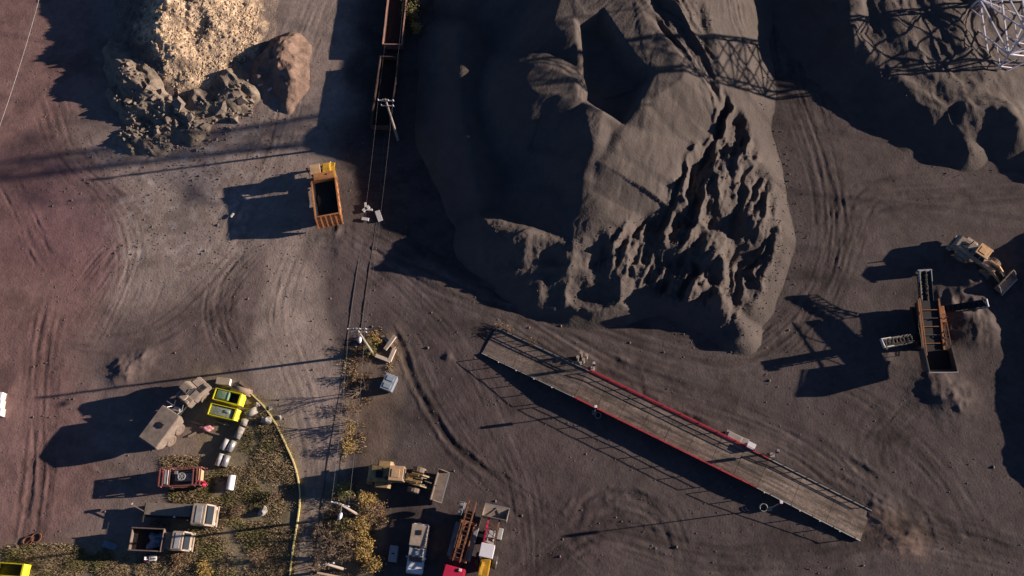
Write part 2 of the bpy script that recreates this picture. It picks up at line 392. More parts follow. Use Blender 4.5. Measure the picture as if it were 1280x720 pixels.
cp = heap('woodchip_pile', [[(215, -60, 5.6), (212, 0, 5.0), (205, 30, 4.4), (212, 55, 3.4)], [.45, [(250, -20, 4.6), (262, 25, 3.4), (245, 62, 2.2)]], [(188, 32, 3.6)], [(205, 48, 4), (232, 88, 1.6)]],
    [(110, -160), (350, -160), (350, 160), (110, 160)], res=.16, extra=chip_extra, material=CHIP, seed=600, tint=chip_tint, slope=.6)
tag(cp, 'pale golden wood chip pile in the top left of the yard', 'wood chip pile')
DIRT = mat('loose_earth', (1, 1, 1), .95, vs=1.2, var=.22, attr='tint', bump=.7, bs=5, spec=.1, vs2=8)
def dt(c0, s):
    def f(X, Y, Z):
        c = np.ones(X.shape+(3,))*np.array(c0)
        return c*(1+.25*fbm(X/2, Y/2, 4, s)+.2*fbm(X/.5, Y/.5, 3, s+1))[..., None]
    return f
dp = heap('earth_mound', [[(353, 54, 2.3), (352, 72, 2.5), (357, 98, 1.7), (360, 122, .8)], [(335, 70, 1.2), (325, 95, .8)]], [(290, 10), (400, 10), (400, 160), (290, 160)], res=.15,
    material=DIRT, seed=700, tint=dt((.25, .175, .14), 701), slope=.85, rough=.3, warp=1.2, extra=lambda X, Y, Z: Z+sstep(.1, 1.2, Z)*(1.0*ridge(X/1.9, Y/1.3, 4, 77)-.6))
tag(dp, 'brown earth mound right of the golden chip pile', 'earth mound')
def rubble_extra(X, Y, Z):
    return Z+sstep(-.2, .8, Z)*(1.5*ridge(*flow(X, Y, (150, 80), (250, 160), 1.6, 4.5, 810, .7), 3, 811)-.75)
gp = heap('rubble_heap', [[(150, 62, 1.8), (163, 92, 2.8), (172, 112, 2.2)], [(172, 118, 1.4), (205, 138, 1.4), (238, 158, 1.2)], [(245, 125, 1.3), (270, 128, 1.2), (303, 112, 1.5)], [(160, 165, .9), (190, 175, 1.0)], [(285, 95, 1.3)]],
    [(120, 40), (330, 40), (330, 210), (120, 210)], res=.15, material=DIRT, seed=800, tint=dt((.25, .205, .165), 801), slope=.75, extra=rubble_extra, warp=1.4)
tag(gp, 'grey ridged rubble heap just below the golden chip pile', 'rubble heap')
# ------------------------------------------------------------------ mesh builder
class MB:
    def __init__(s, T=None): s.bm = bmesh.new(); s.T = T
    def _fin(s, vs):
        if s.T is not None: bmesh.ops.transform(s.bm, matrix=s.T, verts=vs)
    def box(s, c, d, rz=0, ry=0, rx=0, bev=0, taper=None):
        r = bmesh.ops.create_cube(s.bm, size=1); vs = r['verts']
        for v in vs:
            if taper and v.co.z > 0: v.co.x = v.co.x*taper[0]; v.co.y = v.co.y*taper[1]
            v.co.x *= d[0]; v.co.y *= d[1]; v.co.z *= d[2]
        m = Matrix.Translation(c) @ Matrix.Rotation(rz, 4, 'Z') @ Matrix.Rotation(ry, 4, 'Y') @ Matrix.Rotation(rx, 4, 'X')
        bmesh.ops.transform(s.bm, matrix=m, verts=vs)
        if bev:
            es = list({e for v in vs for e in v.link_edges})
            r = bmesh.ops.bevel(s.bm, geom=es, offset=bev, segments=2, affect='EDGES', profile=.6)
            vs = list({v for f in r['faces'] for v in f.verts} | {v for v in vs if v.is_valid})
        s._fin(vs); return s
    def cyl(s, a, b, r0, r1=None, n=10, cap=True):
        a = Vector(a); b = Vector(b); L = (b-a).length
        if L < 1e-6: return s
        r = bmesh.ops.create_cone(s.bm, cap_ends=cap, segments=n, radius1=r0, radius2=r0 if r1 is None else r1, depth=L)
        q = (b-a).to_track_quat('Z', 'Y').to_matrix().to_4x4()
        bmesh.ops.transform(s.bm, matrix=Matrix.Translation((a+b)/2) @ q, verts=r['verts']); s._fin(r['verts']); return s
    def bar(s, a, b, w, h=None):
        a = Vector(a); b = Vector(b); L = (b-a).length
        if L < 1e-6: return s
        r = bmesh.ops.create_cube(s.bm, size=1)
        for v in r['verts']: v.co.x *= w; v.co.y *= h or w; v.co.z *= L
        q = (b-a).to_track_quat('Z', 'Y').to_matrix().to_4x4()
        bmesh.ops.transform(s.bm, matrix=Matrix.Translation((a+b)/2) @ q, verts=r['verts']); s._fin(r['verts']); return s
    def tube(s, pts, r, n=6):
        for a, b in zip(pts[:-1], pts[1:]): s.cyl(a, b, r, n=n)
        return s
    def side(s, prof, y0, y1, bev=0):
        """profile in x,z extruded along y"""
        f = [s.bm.verts.new((x, y0, z)) for x, z in prof]; g = [s.bm.verts.new((x, y1, z)) for x, z in prof]
        n = len(prof); fs = [s.bm.faces.new(f), s.bm.faces.new(g[::-1])]
        for i in range(n): fs.append(s.bm.faces.new((f[i], g[i], g[(i+1) % n], f[(i+1) % n])))
        bmesh.ops.recalc_face_normals(s.bm, faces=fs); vs = f+g
        if bev:
            es = list({e for v in vs for e in v.link_edges})
            r = bmesh.ops.bevel(s.bm, geom=es, offset=bev, segments=2, affect='EDGES')
            vs = list({v for fa in r['faces'] for v in fa.verts} | {v for v in vs if v.is_valid})
        s._fin(vs); return s
    def blob(s, c, r, sq=(1, 1, 1), amp=.25, sub=2, seed=0):
        q = bmesh.ops.create_icosphere(s.bm, subdivisions=sub, radius=r); rnd = random.Random(seed)
        ph = [rnd.uniform(0, 6) for _ in range(6)]
        for v in q['verts']:
            p = v.co/r
            k = 1+amp*(math.sin(p.x*3+ph[0])*math.sin(p.y*4+ph[1])+.5*math.sin(p.z*6+ph[2]+p.x*5))
            v.co = Vector((p.x*sq[0], p.y*sq[1], p.z*sq[2]))*r*k+Vector(c)
        s._fin(q['verts']); return s
    def build(s, name, m, parent=None, smooth=False):
        me = bpy.data.meshes.new(name); s.bm.to_mesh(me); s.bm.free()
        if smooth:
            for p in me.polygons: p.use_smooth = True
        me.materials.append(m); o = bpy.data.objects.new(name, me); COL.objects.link(o)
        if parent: o.parent = parent
        return o
def pose(rear, front, z=0):
    a = P(*rear, z); b = P(*front, z)
    return ((a.x+b.x)/2, (a.y+b.y)/2, 0), math.atan2(b.y-a.y, b.x-a.x), (b-a).length
def copy_tree(o, parent=None):
    c = o.copy(); COL.objects.link(c); c.parent = parent
    for ch in list(o.children): copy_tree(ch, c)
    return c

# paints and metals
BEIGE = mat('dusty_beige_paint', (.31, .255, .215), .6, var=.2, vs=1.2, dirt=.45, bump=.05)
BEIGE2 = mat('pale_beige_paint', (.47, .38, .30), .55, var=.15, vs=1.5, dirt=.35, bump=.04)
ORANGE = mat('orange_paint', (.62, .27, .10), .5, var=.25, vs=1.4, dirt=.45)
YELL = mat('machine_yellow', (.80, .48, .05), .45, var=.2, vs=1.4, dirt=.35)
LIME = mat('bright_yellow_paint', (.85, .80, .03), .45, var=.12, vs=1.4, dirt=.25)
OLIVE = mat('dirty_yellow_brown', (.44, .31, .14), .6, var=.3, vs=1.5, dirt=.5)
TAN = mat('tan_roof_paint', (.66, .44, .25), .55, var=.15, vs=1.5, dirt=.3)
REDP = mat('red_paint', (.66, .025, .09), .4, var=.15, vs=1.2, dirt=.2)
REDR = mat('signal_red_rail', (.66, .05, .075), .6, var=.4, vs=1.2, dirt=.35)
RUST = mat('rusty_steel', (.27, .11, .06), .85, var=.5, vs=1.8, dirt=.3, bump=.2)
WHITE = mat('white_paint', (.84, .82, .86), .35, var=.04, vs=1.5, dirt=.04)
GREYP = mat('grey_paint', (.30, .30, .31), .55, var=.2, vs=1.5, dirt=.35)
LGREY = mat('pale_grey_paint', (.50, .50, .50), .5, var=.2, vs=1.5, dirt=.25)
STEEL = mat('galvanised_steel', (.50, .50, .52), .4, metal=.5, var=.2, vs=2)
DSTEEL = mat('dark_steel', (.06, .055, .055), .6, metal=.3, var=.3, vs=2, dirt=.3)
DARK = mat('black_plastic', (.02, .02, .022), .6, var=.2)
TYRE = mat('dusty_tyre', (.075, .065, .06), .9, var=.35, vs=2.5, dirt=.5, bump=.2)
TYREB = mat('muddy_tyre', (.26, .20, .165), .9, var=.35, vs=2.5, dirt=.35, bump=.2)
GLASS = mat('dark_glass', (.035, .045, .06), .08, var=.1, spec=.8)
CONC = mat('weathered_concrete', (.42, .39, .36), .9, var=.3, vs=1.8, dirt=.25, bump=.3)
WOOD = mat('grey_timber', (.34, .26, .20), .85, var=.3, vs=3, dirt=.1, bump=.3)
WOODP = mat('pale_timber', (.66, .55, .45), .85, var=.2, vs=3, bump=.2)
GREEN = mat('faded_green_sheet', (.22, .36, .22), .7, var=.35, vs=2.5, dirt=.3, bump=.3)
BLUEG = mat('blue_grey_plastic', (.24, .29, .35), .4, var=.2, vs=2, dirt=.2)
TARP = mat('blue_tarpaulin', (.20, .27, .36), .5, var=.35, vs=3, dirt=.3, bump=.6, bs=3)
COALM = mat('loose_coal', (.03, .027, .027), .9, var=.4, vs=4, bump=.8, bs=6)
LENS = mat('lamp_lens', (.75, .75, .7), .15, var=.05)
DECK = mat('weighbridge_deck', (.27, .21, .175), .85, var=.35, vs=.7, dirt=.45, bump=.25, vs2=5)
# tyre-polished lanes and dark spill smeared along the deck
_n = DECK.node_tree.nodes; _l = DECK.node_tree.links; _b = _n['Principled BSDF']; _src = _b.inputs['Base Color'].links[0].from_socket
_tc = _n.new('ShaderNodeTexCoord'); _mp = _n.new('ShaderNodeMapping'); _mp.inputs['Scale'].default_value = (.12, 1.6, 1)
_no = _n.new('ShaderNodeTexNoise'); _no.inputs['Scale'].default_value = 1.4; _no.inputs['Detail'].default_value = 7; _no.inputs['Roughness'].default_value = .6
_mr = _n.new('ShaderNodeMapRange'); _mr.inputs[1].default_value = .38; _mr.inputs[2].default_value = .64; _mr.inputs[3].default_value = .45; _mr.inputs[4].default_value = 1.25
_mx = _n.new('ShaderNodeMix'); _mx.data_type = 'RGBA'; _mx.blend_type = 'MULTIPLY'; _mx.inputs[0].default_value = 1
_l.new(_tc.outputs['Object'], _mp.inputs[0]); _l.new(_mp.outputs[0], _no.inputs['Vector']); _l.new(_no.outputs['Fac'], _mr.inputs[0]); _l.new(_src, _mx.inputs[6]); _l.new(_mr.outputs[0], _mx.inputs[7]); _l.new(_mx.outputs[2], _b.inputs['Base Color'])

WH = {}
def wheel(parent, x, y, r, w, tm=TYRE, rm=GREYP, T=None, z=None):
    k = (round(r, 2), round(w, 2), tm.name, rm.name)
    if k not in WH:
        m = MB()
        prof = [(.58, -.5), (.9, -.5), (1, -.36), (1, .36), (.9, .5), (.58, .5)]; n = 28; bm = m.bm; rings = []
        for i in range(n):
            a = 2*math.pi*i/n; rr = []
            for (q, yy) in prof:
                lug = .965 if (i % 2 and q > .95) else 1
                rr.append(bm.verts.new((q*r*lug*math.cos(a), yy*w, q*r*lug*math.sin(a))))
            rings.append(rr)
        for i in range(n):
            a, b = rings[i], rings[(i+1) % n]
            for j in range(len(prof)): bm.faces.new((a[j], a[(j+1) % 6], b[(j+1) % 6], b[j]))
        bmesh.ops.recalc_face_normals(bm, faces=bm.faces)
        t = m.build('wheel', tm, None)
        h = MB(); h.cyl((0, -.40*w, 0), (0, .40*w, 0), r*.585, n=18).cyl((0, -.5*w, 0), (0, .5*w, 0), r*.22, n=10)
        for i in range(6):
            a = i*math.pi/3
            for sy in (-1, 1): h.cyl((.38*r*math.cos(a), sy*.39*w, .38*r*math.sin(a)), (.38*r*math.cos(a), sy*.44*w, .38*r*math.sin(a)), .05*r, n=6)
        ri = h.build('rim', rm, t)
        WH[k] = t; o = t
    else: o = copy_tree(WH[k])
    o.parent = parent; L = Matrix.Translation((x, y, r if z is None else z))
    o.matrix_local = (T @ L) if T is not None else L
    return o

# ------------------------------------------------------------------ loaders
BUCK = mat('scuffed_bucket_steel', (.22, .18, .155), .6, var=.35, vs=1.5, dirt=.5)
def loader(label, rear, front, z, body, roof, art=0, tyre=TYREB, sc=1.0, lift=.25, bw=3.1):
    loc, rz, L = pose(rear, front, z)
    t = thing('wheel_loader', label, 'wheel loader', loc, rz, None); t.scale = (sc,)*3
    MB().side([(-3.9, .75), (-3.9, 1.9), (-3.5, 2.15), (-1.0, 2.35), (-1.0, .75)], -.85, .85, .06).build('engine_hood', body, t)
    g = MB()
    for i in range(5): g.box((-3.93, 0, 1.05+i*.18), (.05, 1.2, .06))
    g.box((-3.91, 0, 1.4), (.03, 1.25, .9)).build('grille', DARK, t)
    MB().box((-2.5, -.1, 2.27), (.8, .8, .06), ry=-.08).build('engine_vent', DARK, t)
    MB().box((-3.75, 0, .75), (.7, 2.2, .6), bev=.1).build('counterweight', body, t)
    MB().box((-2.2, 0, 1.05), (2.4, 1.4, .5)).box((-1.9, 0, .75), (.3, 2.1, .3)).build('rear_frame', DSTEEL, t)
    for s in (-1, 1):
        MB().side([(-3.0, 1.5), (-2.8, 1.72), (-1.5, 1.72), (-1.2, 1.3), (-1.35, 1.3), (-1.55, 1.62), (-2.75, 1.62), (-2.9, 1.45)], s*.9, s*1.5, .015).build('fender', body, t)
    MB().cyl((-2.1, .5, 2.2), (-2.1, .5, 3.1), .07, n=8).build('exhaust', DSTEEL, t); MB().cyl((-1.7, -.5, 2.2), (-1.7, -.5, 2.7), .12, n=10).build('air_intake', DSTEEL, t)
    c = MB().box((-.45, 0, 1.65), (1.5, 1.5, .9), bev=.04).build('cab', body, t)
    MB().side([(-1.1, 2.1), (-1.05, 3.2), (.15, 3.2), (.4, 2.1)], -.7, .7, .02).build('window', GLASS, c)
    p = MB()
    for y in (-.72, .72):
        p.bar((-1.12, y, 2.1), (-1.08, y, 3.2), .08).bar((.42, y, 2.1), (.17, y, 3.2), .08).bar((-.3, y, 2.1), (-.3, y, 3.2), .06).bar((-1.12, y, 2.1), (.42, y, 2.1), .08).bar((-1.08, y, 3.18), (.2, y, 3.18), .08)
    p.bar((-1.1, -.75, 3.18), (-1.1, .75, 3.18), .08)
    p.build('window_frame', body, c)
    MB().box((-.42, 0, 3.27), (1.65, 1.65, .14), bev=.05).box((-.5, 0, 3.36), (.9, .9, .06), bev=.02).build('roof', roof, t)
    for s in (-1, 1): MB().cyl((.35, s*.7, 3.25), (.5, s*.7, 3.25), .09, n=10).build('work_lamp', LENS, t)
    T = Matrix.Rotation(art, 4, 'Z')
    MB(T).box((1.35, 0, 1.15), (1.9, 1.0, .7), bev=.05).box((1.6, 0, .75), (.3, 2.1, .3)).bar((.9, -.4, 1.7), (1.9, -.4, 1.9), .15).bar((.9, .4, 1.7), (1.9, .4, 1.9), .15).build('front_frame', body, t)
    for s in (-1, 1):
        MB(T).side([(1.0, 1.75), (2.3, 1.75+lift*.3), (3.7, .55+lift), (3.7, .3+lift), (2.2, 1.35), (1.0, 1.45)], s*.52, s*.68, .01).build('lift_arm', roof if roof is not TAN else body, t)
        MB(T).cyl((1.2, s*.35, 1.2), (2.2, s*.35, 1.5), .10, n=8).cyl((2.2, s*.35, 1.5), (2.9, s*.4, 1.15), .06, n=8).build('hydraulic_cylinder', STEEL, t)
        MB(T).bar((1.6, 0, 1.8), (2.7, 0, 2.0), .16).bar((2.7, 0, 2.0), (3.6, 0, 1.0+lift), .13).cyl((1.3, 0, 1.8), (2.4, 0, 2.1), .09).build('tilt_linkage', DSTEEL, t)
    h = bw/2
    b = MB(T); z0 = lift
    b.side([(3.7, .1+z0), (3.62, .7+z0), (3.75, 1.25+z0), (3.83, 1.25+z0), (3.72, .7+z0), (3.8, .16+z0), (4.9, .08+z0), (4.9, .02+z0)], -h, h)
    for y in (-h-.03, h-.03): b.side([(3.7, .1+z0), (3.62, .7+z0), (3.75, 1.25+z0), (4.15, 1.1+z0), (4.9, .1+z0)], y, y+.06)
    b.box((3.95, 0, .35+z0), (.1, .06, .5))
    bo = b.build('bucket', BUCK if roof is TAN else BEIGE, t)
    MB(T).box((4.95, 0, .05+z0), (.14, bw+.08, .07)).build('cutting_edge', STEEL, bo)
    for (x, y, TT) in ((-1.95, 1.15, None), (-1.95, -1.15, None), (1.6, 1.15, T), (1.6, -1.15, T)):
        wheel(t, x, y, .78, .58, tyre, roof if roof is YELL else body, TT)
    l = MB(T); l.bar((3.6, 0, .6+z0), (3.6, 0, 1.1+z0), .1); l.build('coupling', DSTEEL, t)
    return t
loader('dusty yellow green wheel loader with tan roof parked beside the weed strip', (459, 592), (548, 599), 1.2, OLIVE, TAN, art=R(-9), sc=.98, lift=.3, bw=3.5)
loader('beige wheel loader with orange roof driving toward the right edge past the screening plant', (1196, 304), (1255, 344), 1.2, BEIGE2, mat('orange_tan_roof', (.80, .50, .25), .5, dirt=.2), art=R(-6), sc=.92, lift=.5, bw=3.1)

# ------------------------------------------------------------------ orange haul truck
loc, rz, L = pose((411, 272), (403, 206), 2.0)
t = thing('dump_truck', 'orange dump truck with an open bed and ribbed tailgate at the shadow edge', 'dump truck', loc, rz); t.scale = (.98,)*3
MB().box((-.2, 0, .95), (7.2, 1.0, .4)).box((-2.3, 0, .75), (.3, 2.4, .3)).box((2.4, 0, .75), (.3, 2.4, .3)).build('chassis', DSTEEL, t)
b = MB()
b.box((-1.4, 0, 1.45), (5.2, 3.0, .12))
for s in (-1, 1):
    b.box((-1.35, s*1.5, 2.1), (5.3, .1, 1.3)); b.box((-1.35, s*1.53, 2.78), (5.4, .2, .14), bev=.02)
    for i in range(6): b.box((-3.7+i*.95, s*1.58, 2.05), (.12, .12, 1.2))
b.box((1.25, 0, 2.2), (.12, 3.0, 1.5)); b.side([(1.2, 2.95), (1.2, 3.03), (2.1, 3.2), (2.1, 3.12)], -1.5, 1.1)
bed = b.build('dump_bed', ORANGE, t)
MB().box((-1.4, 1.42, 2.2), (5.1, .05, 1.1)).box((-1.4, -1.42, 2.2), (5.1, .05, 1.1)).box((-1.4, 0, 1.53), (5.1, 2.86, .05)).build('bed_shade_lining', COALM, bed)  # black sheets paint the shade on the inner bed walls
MB().box((-1.4, 0, 1.85), (5.1, 2.9, .7)).blob((-1.6, .1, 2.1), 1.0, (2.1, 1.2, .3), .2, 2, 3).build('coal_load', COALM, bed)  # coal fill raised, its black standing in for shade inside the bed
g = MB(); g.box((-4.15, 0, 2.0), (.08, 3.1, 1.6), ry=R(27))
g.bar((-3.8, -1.6, 2.76), (-3.8, 1.6, 2.76), .16).bar((-4.58, -1.6, 1.3), (-4.58, 1.6, 1.3), .16)
for i in range(6): g.bar((-3.86, -1.54+i*.616, 2.76), (-4.64, -1.54+i*.616, 1.3), .16, .16)
g.build('tailgate', ORANGE, t)
c = MB().box((2.85, .85, 2.0), (1.35, 1.25, 1.7), bev=.08).build('cab', ORANGE, t)
MB().box((2.85, .85, 2.35), (1.38, 1.1, .6), bev=.03).box((2.85, .85, 2.35), (1.2, 1.28, .6), bev=.03).build('window', GLASS, c)
MB().box((2.85, .85, 2.92), (1.4, 1.3, .12), bev=.04).build('roof', TAN, c)
MB().side([(1.8, 1.2), (1.8, 2.5), (2.6, 2.5), (4.1, 1.9), (4.25, 1.2)], -.95, .05, .08).build('hood', YELL, t)
MB().side([(1.7, 1.7), (1.9, 1.95), (3.4, 1.95), (4.0, 1.5), (4.4, 1.1), (4.2, 1.1), (3.3, 1.8), (1.95, 1.8)], -1.5, -.85, .02).side([(1.7, 1.0), (1.9, 1.35), (3.2, 1.35), (3.7, .9), (3.6, .9), (3.15, 1.22), (1.95, 1.22)], .95, 1.5, .02).build('fender', YELL, t)
MB().box((4.25, 0, .95), (.3, 2.6, .4), bev=.06).build('bumper', YELL, t)
for s in (-1, 1): MB().cyl((4.35, s*.9, 1.25), (4.45, s*.9, 1.25), .12, n=12).build('headlight', LENS, t)
MB().tube([(3.3, 1.5, 2.4), (3.5, 1.95, 2.5), (3.5, 1.95, 1.8)], .04).box((3.5, 2.0, 2.2), (.06, .25, .45)).build('mirror', REDP, t)
MB().tube([(1.6, 1.4, 1.2), (2.2, 1.75, 2.2), (3.4, 1.75, 2.2)], .035).build('handrail', RUST, t)
MB().cyl((1.75, -.6, 2.2), (1.75, -.6, 3.2), .09, n=8).build('exhaust', DSTEEL, t)
for x in (2.5, -1.7, -3.1):
    for s in (-1, 1): wheel(t, x, s*1.2, .68, .5, TYRE, ORANGE)

# ------------------------------------------------------------------ beige articulated hauler
loc, rz, L = pose((194, 549), (245, 481), 2.0)
t = thing('articulated_truck', 'big beige articulated hauler with a covered box body and black roof hatch', 'articulated truck', loc, rz); t.scale = (.90, .86, 1.12)
MB().side([(-4.6, 1.35), (-5.0, 2.2), (-4.9, 2.85), (-.2, 2.9), (-.1, 2.2), (-.5, 1.1), (-3.9, 1.1)], -1.45, 1.45, .06).build('box_body', BEIGE, t)
MB().box((-2.3, -.1, 2.93), (.55, .75, .12)).build('roof_hatch', DARK, t)
MB().box((-2.4, 0, .95), (4.6, .9, .4)).box((.4, 0, 1.0), (1.6, .5, .5)).box((-1.6, 0, .8), (.3, 2.5, .3)).box((-3.3, 0, .8), (.3, 2.5, .3)).build('chassis', DSTEEL, t)
MB().tube([(-.1, .9, 2.6), (.5, .6, 2.0), (1.2, .7, 2.3)], .05).tube([(-.1, -.9, 2.6), (.5, -.7, 1.9), (1.2, -.6, 2.3)], .05).box((.35, .1, 1.7), (.5, .7, .5), rz=.4).box((.5, 1.1, 2.2), (.06, 1.0, .4)).build('neck_linkage', STEEL, t)
TT = Matrix.Translation((1.35, 0, 0)) @ Matrix.Rotation(R(-8), 4, 'Z') @ Matrix.Translation((-.9, 0, 0))
MB(TT).box((1.6, 0, 1.8), (1.1, 2.5, 1.1), bev=.15).build('battery_deck', BEIGE, t)
MB(TT).side([(2.0, 1.2), (2.0, 2.9), (3.1, 2.9), (3.5, 2.1), (3.5, 1.2)], -.2, 1.35, .1).build('cab', BEIGE, t)
MB(TT).side([(2.15, 2.15), (2.15, 2.75), (3.05, 2.75), (3.4, 2.15)], -.22, 1.37, .02).build('window', GLASS, t)
MB(TT).side([(2.0, 1.2), (2.0, 2.3), (3.4, 2.15), (4.6, 1.75), (4.75, 1.1)], -1.35, -.25, .12).side([(3.5, 1.1), (3.5, 2.0), (4.6, 1.7), (4.75, 1.1)], -.25, 1.1, .12).build('hood', BEIGE, t)
g = MB(TT)
for i in range(6): g.box((3.4+i*.18, -.8, 2.17-i*.05), (.06, .7, .05), ry=.3)
g.tube([(2.1, -.3, 2.9), (3.0, -.3, 3.0), (3.4, -.3, 2.4)], .04)
g.build('grille', DSTEEL, t)
MB(TT).box((1.6, .1, 2.4), (.8, .9, .25), bev=.05).box((1.4, -.8, 2.45), (.35, .5, .3), bev=.05).build('air_cleaner', BEIGE2, t)
for s in (-1, 1): wheel(t, 3.2, s*1.15, .8, .6, TYREB, BEIGE, TT)
for x in (-1.6, -3.3):
    for s in (-1, 1): wheel(t, x, s*1.25, .8, .6, TYREB, BEIGE)

# ------------------------------------------------------------------ pickup with canopy
loc, rz, L = pose((526, 660), (518, 711), 1.0)
t = thing('pickup_truck', 'white pickup with a beige canopy and roof hatch beside the small grey cabinet', 'pickup', loc, rz)
MB().side([(-2.6, .45), (-2.6, 1.0), (.9, 1.05), (2.2, .98), (2.6, .8), (2.65, .45)], -.92, .92, .1).build('body', WHITE, t)
MB().side([(-2.5, 1.0), (-2.45, 1.85), (-.15, 1.88), (-.1, 1.0)], -.9, .9, .06).build('canopy', BEIGE2, t)
MB().box((-1.6, .1, 1.9), (.5, .4, .1)).build('roof_hatch', DARK, t)
c = MB().side([(-.05, 1.0), (.05, 1.7), (.85, 1.7), (1.45, 1.02)], -.82, .82, .06).build('cab', LGREY, t)
MB().side([(.93, 1.62), (1.4, 1.08), (1.42, 1.12), (.97, 1.66)], -.7, .7).box((.5, 0, 1.38), (.75, 1.66, .34)).build('window', GLASS, c)
MB().box((1.9, 0, 1.0), (.8, 1.5, .05), bev=.02, ry=.08).build('hood', WHITE, t)
for s in (-1, 1):
    MB().box((2.6, s*.7, .78), (.1, .35, .18), bev=.03).build('headlight', LENS, t)
    MB().box((1.0, s*1.02, 1.15), (.12, .2, .16), bev=.02).build('mirror', WHITE, t)
MB().box((2.68, 0, .5), (.1, 1.7, .25), bev=.04).box((-2.66, 0, .5), (.1, 1.6, .2), bev=.03).build('bumper', GREYP, t)
for x in (-1.65, 1.65):
    for s in (-1, 1): wheel(t, x, s*.82, .38, .25, TYRE, STEEL)
loc, rz, L = pose((493, 682), (490, 702), .6)
t = thing('steel_cabinet', 'small grey steel cabinet lying in the shade next to the white pickup', 'cabinet', loc, rz)
MB().box((0, 0, .35), (1.7, .9, .7), bev=.04).build('body', LGREY, t)
MB().box((.4, 0, .72), (.6, .75, .04)).box((-.45, 0, .72), (.6, .75, .04)).build('lid', STEEL, t)
MB().box((0, 0, .76), (.12, .3, .05)).build('handle', DARK, t)

# ------------------------------------------------------------------ drill rig truck
loc, rz, L = pose((586, 650), (568, 716), 1.5)
t = thing('crane_truck', 'red cabbed truck with a long rusty lattice boom laid over its back', 'crane truck', loc, rz); t.scale = (1.02,)*3
MB().box((0, 0, .85), (7.5, .9, .3)).box((-1.3, 0, 1.1), (4.2, 2.3, .14)).build('chassis', DSTEEL, t)
m = MB(); 
for y in (-.38, .38):
    for z in (2.1, 2.7):
        m.bar((-4.7, y, z), (1.6, y, z+.15), .09)
for i in range(14):
    x = -4.7+i*.46; zz = .02*i*.48
    for y in (-.38, .38): m.bar((x, y, 2.1+zz), (x+.46, y, 2.72+zz), .05)
    m.bar((x, -.38, 2.7+zz), (x, .38, 2.7+zz), .06)
m.build('lattice_boom', RUST, t)
m = MB()
for y in (-.75, -.25, .25, .75): m.bar((-2.6, y, 1.75), (1.6, y, 1.85), .12)
m.box((-2.5, 0, 1.5), (.3, 1.9, .5)).box((1.4, 0, 1.6), (.3, 1.9, .5)).build('boom_cradle', mat('orange_rust_steel', (.42, .19, .09), .7, dirt=.35), t)
for s in (-1, 1): MB().box((-.5, s*1.05, 1.35), (3.6, .45, .45), bev=.04).build('side_locker', GREYP, t)
MB().cyl((-4.1, -.9, 1.7), (-4.1, -1.3, 1.7), .35, n=14).cyl((-3.3, -.9, 1.5), (-3.3, -1.3, 1.5), .3, n=14).build('winch_drum', GREYP, t)
MB().box((-3.4, -.95, 1.0), (2.2, .3, .3)).box((-1.6, 1.6, .9), (.35, 1.6, .2)).build('outrigger', GREYP, t)
c = MB().side([(2.2, .7), (2.2, 2.25), (3.6, 2.25), (3.9, 1.4), (3.9, .7)], -1.1, 1.1, .1).build('cab', REDP, t)
MB().side([(3.62, 2.15), (3.9, 1.45), (3.93, 1.48), (3.66, 2.17)], -.95, .95).box((2.9, 0, 1.8), (1.0, 2.22, .5)).build('window', GLASS, c)
for s in (-1, 1):
    MB().box((3.9, s*.8, 1.0), (.08, .3, .2)).build('headlight', LENS, t)
    MB().tube([(3.5, s*1.1, 1.9), (3.6, s*1.4, 1.9)], .03).box((3.6, s*1.42, 1.8), (.08, .2, .4)).build('mirror', WHITE, t)
MB().box((2.4, .6, 2.32), (.3, .3, .12), bev=.03).build('beacon', LENS, t)
for x in (2.9, -1.8, -3.0):
    for s in (-1, 1): wheel(t, x, s*.98, .5, .35, TYRE, RUST)

# ------------------------------------------------------------------ front end loader tractor, red arms
loc, rz, L = pose((604, 715), (617, 655), 1.5)
t = thing('backhoe_loader', 'loader tractor with red arms and white cab roof holding up a pale bucket', 'backhoe loader', loc, rz)
MB().box((-1.2, 0, .95), (4.6, .9, .5), bev=.05).build('chassis', DSTEEL, t)
MB().side([(.3, 1.0), (.3, 1.9), (1.8, 1.7), (1.9, 1.0)], -.5, .5, .06).box((1.7, -.9, 1.2), (1.2, .5, .6), bev=.05).build('engine_hood', LGREY, t)
c = MB().box((-.4, 0, 1.5), (1.3, 1.35, .9), bev=.05).build('cab', LGREY, t)
MB().box((-.4, 0, 2.25), (1.2, 1.3, .75), bev=.03).build('window', GLASS, c)
MB().box((-.4, 0, 2.72), (1.45, 1.5, .14), bev=.05).build('roof', WHITE, t)
for s in (-1, 1):
    MB().bar((-.2, s*.58, 1.9), (1.9, s*.58, 2.5), .16).bar((1.9, s*.58, 2.5), (3.0, s*.58, 2.0), .15).build('lift_arm', REDP if s > 0 else RUST, t)
    MB().cyl((.2, s*.3, 1.6), (1.9, s*.3, 2.3), .08).build('hydraulic_cylinder', STEEL, t)
m = MB(); m.bar((1.0, -.55, 2.2), (1.0, .55, 2.2), .12).bar((2.0, -.55, 2.45), (2.0, .55, 2.45), .12)
for i in range(4): m.bar((.6+i*.5, -.55, 2.1+i*.1), (1.1+i*.5, .55, 2.2+i*.1), .06)
m.build('cross_brace', RUST, t)
b = MB(); b.side([(3.0, 1.5), (2.95, 2.0), (3.1, 2.4), (3.16, 2.4), (3.03, 2.0), (3.08, 1.56), (4.5, 1.42), (4.5, 1.36)], -1.35, 1.35)
for y in (-1.38, 1.32): b.side([(3.0, 1.5), (2.95, 2.0), (3.1, 2.4), (3.6, 2.2), (4.5, 1.45)], y, y+.06)
b.bar((3.2, -.9, 1.65), (4.3, .1, 1.5), .08).bar((3.2, .9, 1.65), (4.3, -.1, 1.5), .08)
